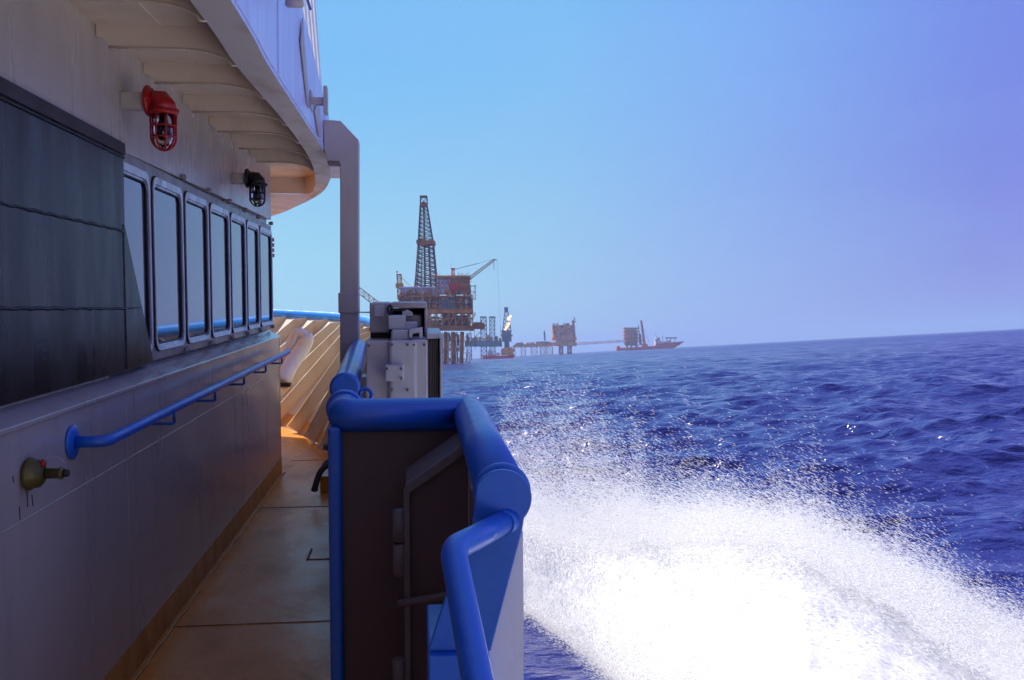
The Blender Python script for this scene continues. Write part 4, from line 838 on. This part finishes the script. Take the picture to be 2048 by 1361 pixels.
for (x, y, r) in ((1017.5, 633, 4), (1019, 629, 3), (1016, 645, 4), (1012, 651, 3.2), (1018, 642, 2.6), (1010, 654, 2)):
    for q in range(9):
        c = np.array(Lf(x+g.uniform(-.5, .5)*r, y+g.uniform(-.6, .6)*r, -14+g.uniform(-2, 2))); s_ = r*g.uniform(.25, .5)*k
        (fc if g.random() < .3 else p).ell(c, (s_, s_, s_*1.25), 8, 6)
flo = p.build('gas_flare', m, origin=(0, 0, 0), ship=False); flo.location = jr.location; flo.rotation_euler = jr.rotation_euler; tag(flo, 'orange gas flare burning in front of the far derrick', 'flame')
ORG[flo.name] = np.zeros(3); fc.build('flame_core', m2, flo)

# ---- supply vessel under the jack-up
o, ang, Lf, k = site(1000, 712, 1500)
sv = fthing('supply_vessel', 'small supply vessel with white and red deckhouse lying below the jack-up rig', 'ship', o, ang)
p = MB(); p.prism([Lf(966, 713, -6), Lf(1026, 712, -6), Lf(1030, 703, -6), Lf(1012, 706, -6), Lf(964, 705, -6)], (0, 12*k, 0)); p.build('hull', FM['red'], sv)
p = MB(); blk(p, Lf, 975, 697, 987, 705, -5, 5); blk(p, Lf, 989, 700, 1000, 705, -5, 5); blk(p, Lf, 977, 693, 983, 697, -4, 4); p.build('deckhouse', FM['white'], sv)
p = MB(); blk(p, Lf, 1002, 693, 1027, 705, -5, 5); blk(p, Lf, 1008, 689, 1024, 693, -4, 4); p.build('cargo', FM['ochre'], sv)

# ---- processing platform and its trestle
o, ang, Lf, k = site(1128, 708, 2400)
pp = fthing('processing_platform', 'hazy brown block shaped platform with a tall mast in the middle of the oil field', 'oil platform', o, ang)
p = MB(); blk(p, Lf, 1105, 650, 1150, 674, -18, 18); p.build('module_block', FM['ochre'], pp)
p = MB(); g = random.Random(8)
for i in range(36): x = g.uniform(1104, 1146); y = g.uniform(647, 673); blk(p, Lf, x, y, x+g.uniform(1.5, 5), y+g.uniform(1.5, 4), -19.5, -18.01)
for i in range(14): x = g.uniform(1105, 1147); blk(p, Lf, x, 646, x+1.5, 650, -16, 0)
p.build('module_detail', FM['dark'], pp)
p = MB(); blk(p, Lf, 1103, 674, 1152, 680, -22, 22); blk(p, Lf, 1100, 684, 1152, 691, -22, 22); blk(p, Lf, 1112, 680, 1146, 684, -14, 14); p.build('platform_deck', FM['ochre'], pp)
p = MB(); blk(p, Lf, 1145, 640, 1150, 690, -19, -14); blk(p, Lf, 1146.5, 634.5, 1148.5, 640, -18, -15); blk(p, Lf, 1144, 642, 1151, 644, -20, -13); p.build('stack', FM['steel'], pp)
p = MB()
for x in (1119, 1136):
    p = MB(); lattice(p, rows(x, x+6, 711, -14, 14, Lf), rows(x, x+6, 690, -14, 14, Lf), 2, 1.3*k, .7*k); p.build('leg', FM['steel'], pp)
o, ang, Lf, k = site(1070, 709, 2350)
tb = fthing('trestle_platform', 'long low platform on trestle legs left of the brown block platform', 'oil platform', o, ang)
p = MB(); p.prism([Lf(1027, 686, -6), Lf(1101, 683, -6), Lf(1101, 690, -6), Lf(1027, 692, -6)], (0, 12*k, 0)); blk(p, Lf, 1072, 680, 1100, 684, -6, 6); p.build('deck', FM['ochre'], tb)
p = MB()
for x0, x1 in ((1042, 1051), (1062, 1074), (1080, 1090), (1093, 1105)):
    for v in (-5, 5): lattice(p, [Lf(x0, 711, v), Lf(x1, 711, v)], [Lf(x0, 691, v), Lf(x1, 691, v)], 2, .8*k, .5*k)
p.build('trestle_leg', FM['steel'], tb)
p = MB(); blk(p, Lf, 1088, 660, 1091, 678, -2, 2); p.beam(Lf(1089.5, 662), Lf(1089, 656), .6*k); blk(p, Lf, 1073, 680, 1094, 682.5, -7, 0); blk(p, Lf, 1032, 683, 1042, 687, -4, 4); p.build('deck_crane', FM['purple'], tb)
p = MB(); g = random.Random(31)
for i in range(40): x = g.uniform(1030, 1098); y = np.interp(x, [1027, 1101], [686, 683]); blk(p, Lf, x, y-g.uniform(1, 4), x+g.uniform(1, 4), y, -7, g.uniform(-5, 4))
p.build('pipework', FM['ochre'], tb)
o, ang, Lf, k = site(1018, 710, 2200)
lb = fthing('landing_platform', 'low cluttered ochre platform between the jack-up rig and the trestle', 'oil platform', o, ang)
p = MB(); blk(p, Lf, 1004, 694, 1030, 698, -6, 6); p.beam(Lf(1003, 700), Lf(1028, 687), 1.1*k)
for x in range(1005, 1031, 5): p.beam(Lf(x, 713, -4), Lf(x, 697, -4), .8*k)
p.build('deck', FM['steel'], lb)
p = MB()
for i in range(16): x = g.uniform(1004, 1028); blk(p, Lf, x, 694-g.uniform(1, 5), x+g.uniform(2, 5), 694, -5, 0)
p.build('module', FM['ochre'], lb)
# ---- footbridge
o, ang, Lf, k = site(1200, 702, 2450)
fbg = fthing('footbridge', 'long pale truss footbridge spanning between the two far platforms', 'bridge', o, ang)
p = MB(); lattice(p, [Lf(1150, 687, -3), Lf(1150, 683, -3), Lf(1150, 683, 3), Lf(1150, 687, 3)], [Lf(1250, 681, -3), Lf(1250, 677, -3), Lf(1250, 677, 3), Lf(1250, 681, 3)], 18, .55*k, .35*k, 'z'); p.build('truss', FM['white'], fbg)
p = MB(); p.beam(Lf(1165, 684), Lf(1250, 679.5), 1.0*k); p.build('walkway', FM['white'], fbg)
# ---- wellhead platform
o, ang, Lf, k = site(1265, 700, 2500)
wp = fthing('wellhead_platform', 'hazy tower platform of stacked decks at the right end of the footbridge', 'oil platform', o, ang)
for y in (654, 660.5, 667, 674, 681):
    p = MB(); blk(p, Lf, 1247, y, 1277, y+2.2, -12, 12); p.build('deck_level', FM['steel'], wp)
p = MB(); blk(p, Lf, 1249, 657, 1275, 681, -8, 8); p.build('module_block', FM['ochre'], wp)
p = MB()
for x in (1248, 1255, 1262, 1269, 1276): p.beam(Lf(x, 654, -12), Lf(x, 683, -12), .6*k)
p.build('frame', FM['dark'], wp)
p = MB(); blk(p, Lf, 1250, 683, 1274, 690, -9, 9)
for x in (1253, 1262, 1271): p.tube([Lf(x, 703, -6), Lf(x, 688, -6)], 1.8*k, 6)
p.beam(Lf(1285, 678, -4), Lf(1272, 694, -4), .8*k); p.build('leg', FM['steel'], wp)
# ---- red ship
o, ang, Lf, k = site(1310, 699, 2600)
rs = fthing('construction_ship', 'long red hulled ship with white bridge and forward helideck on the horizon', 'ship', o, ang)
p = MB(); out_ = [Lf(1233, 693, -8), Lf(1233, 702, -8), Lf(1345, 697, -8), Lf(1358, 690, -8), Lf(1367.5, 682.5, -8), Lf(1340, 685, -8), Lf(1312, 688, -8), Lf(1308, 692, -8), Lf(1240, 696, -8), Lf(1238, 692, -8)]
p.prism(out_, (0, 16*k, 0)); p.build('hull', FM['red'], rs)
p = MB(); blk(p, Lf, 1310, 678, 1320, 689, -7, 7); blk(p, Lf, 1312, 675, 1319, 678, -6, 6); blk(p, Lf, 1320, 683, 1338, 688, -6, 6); p.build('bridge_house', FM['white'], rs)
p = MB(); blk(p, Lf, 1331, 675, 1353, 677, -8, 8)
for x in (1334, 1342, 1350): p.beam(Lf(x, 677), Lf(x-1, 686), .8*k)
p.build('helideck', FM['purple'], rs)
p = MB(); blk(p, Lf, 1334, 681, 1340, 684, -9, -6); p.build('lifeboat', FM['red'], rs)
p = MB(); p.beam(Lf(1313, 675), Lf(1311, 667), .6*k); p.beam(Lf(1326, 683), Lf(1325, 672), .6*k); p.build('mast', FM['dark'], rs)
p = MB(); lattice(p, [Lf(1287, 697, -3), Lf(1292, 697, -3), Lf(1290, 697, 2)], [Lf(1281, 641, -2), Lf(1283.5, 641, -2), Lf(1282, 641, 1)], 10, .9*k, .55*k); blk(p, Lf, 1284, 688, 1295, 695, -5, 5); p.build('crane_boom', FM['red'], rs)
p = MB(); p.beam(Lf(1277, 651), Lf(1281, 690), 1.0*k); p.beam(Lf(1281.5, 642), Lf(1299, 686), .3*k); blk(p, Lf, 1279, 668, 1283, 690, -3, 3); p.build('gantry', FM['purple'], rs)

# ================================================================== HAZE
hz_ = MB(); hz_.box((-14000, -300, -60), (16000, 21000, 235))
ho = hz_.build('haze', MT['sea'], origin=(0, 0, 0), ship=False)
m = bpy.data.materials.new('sea_haze'); m.use_nodes = True; n = m.node_tree.nodes; n.clear(); om = n.new('ShaderNodeOutputMaterial'); pv = n.new('ShaderNodeVolumePrincipled')
pv.inputs['Color'].default_value = (.44, .60, 1.0, 1); pv.inputs['Density'].default_value = .00014; pv.inputs['Anisotropy'].default_value = .1
m.node_tree.links.new(pv.outputs[0], om.inputs['Volume']); ho.data.materials[0] = m
tag(ho, 'thin pale haze lying over the sea', 'haze', kind='stuff')
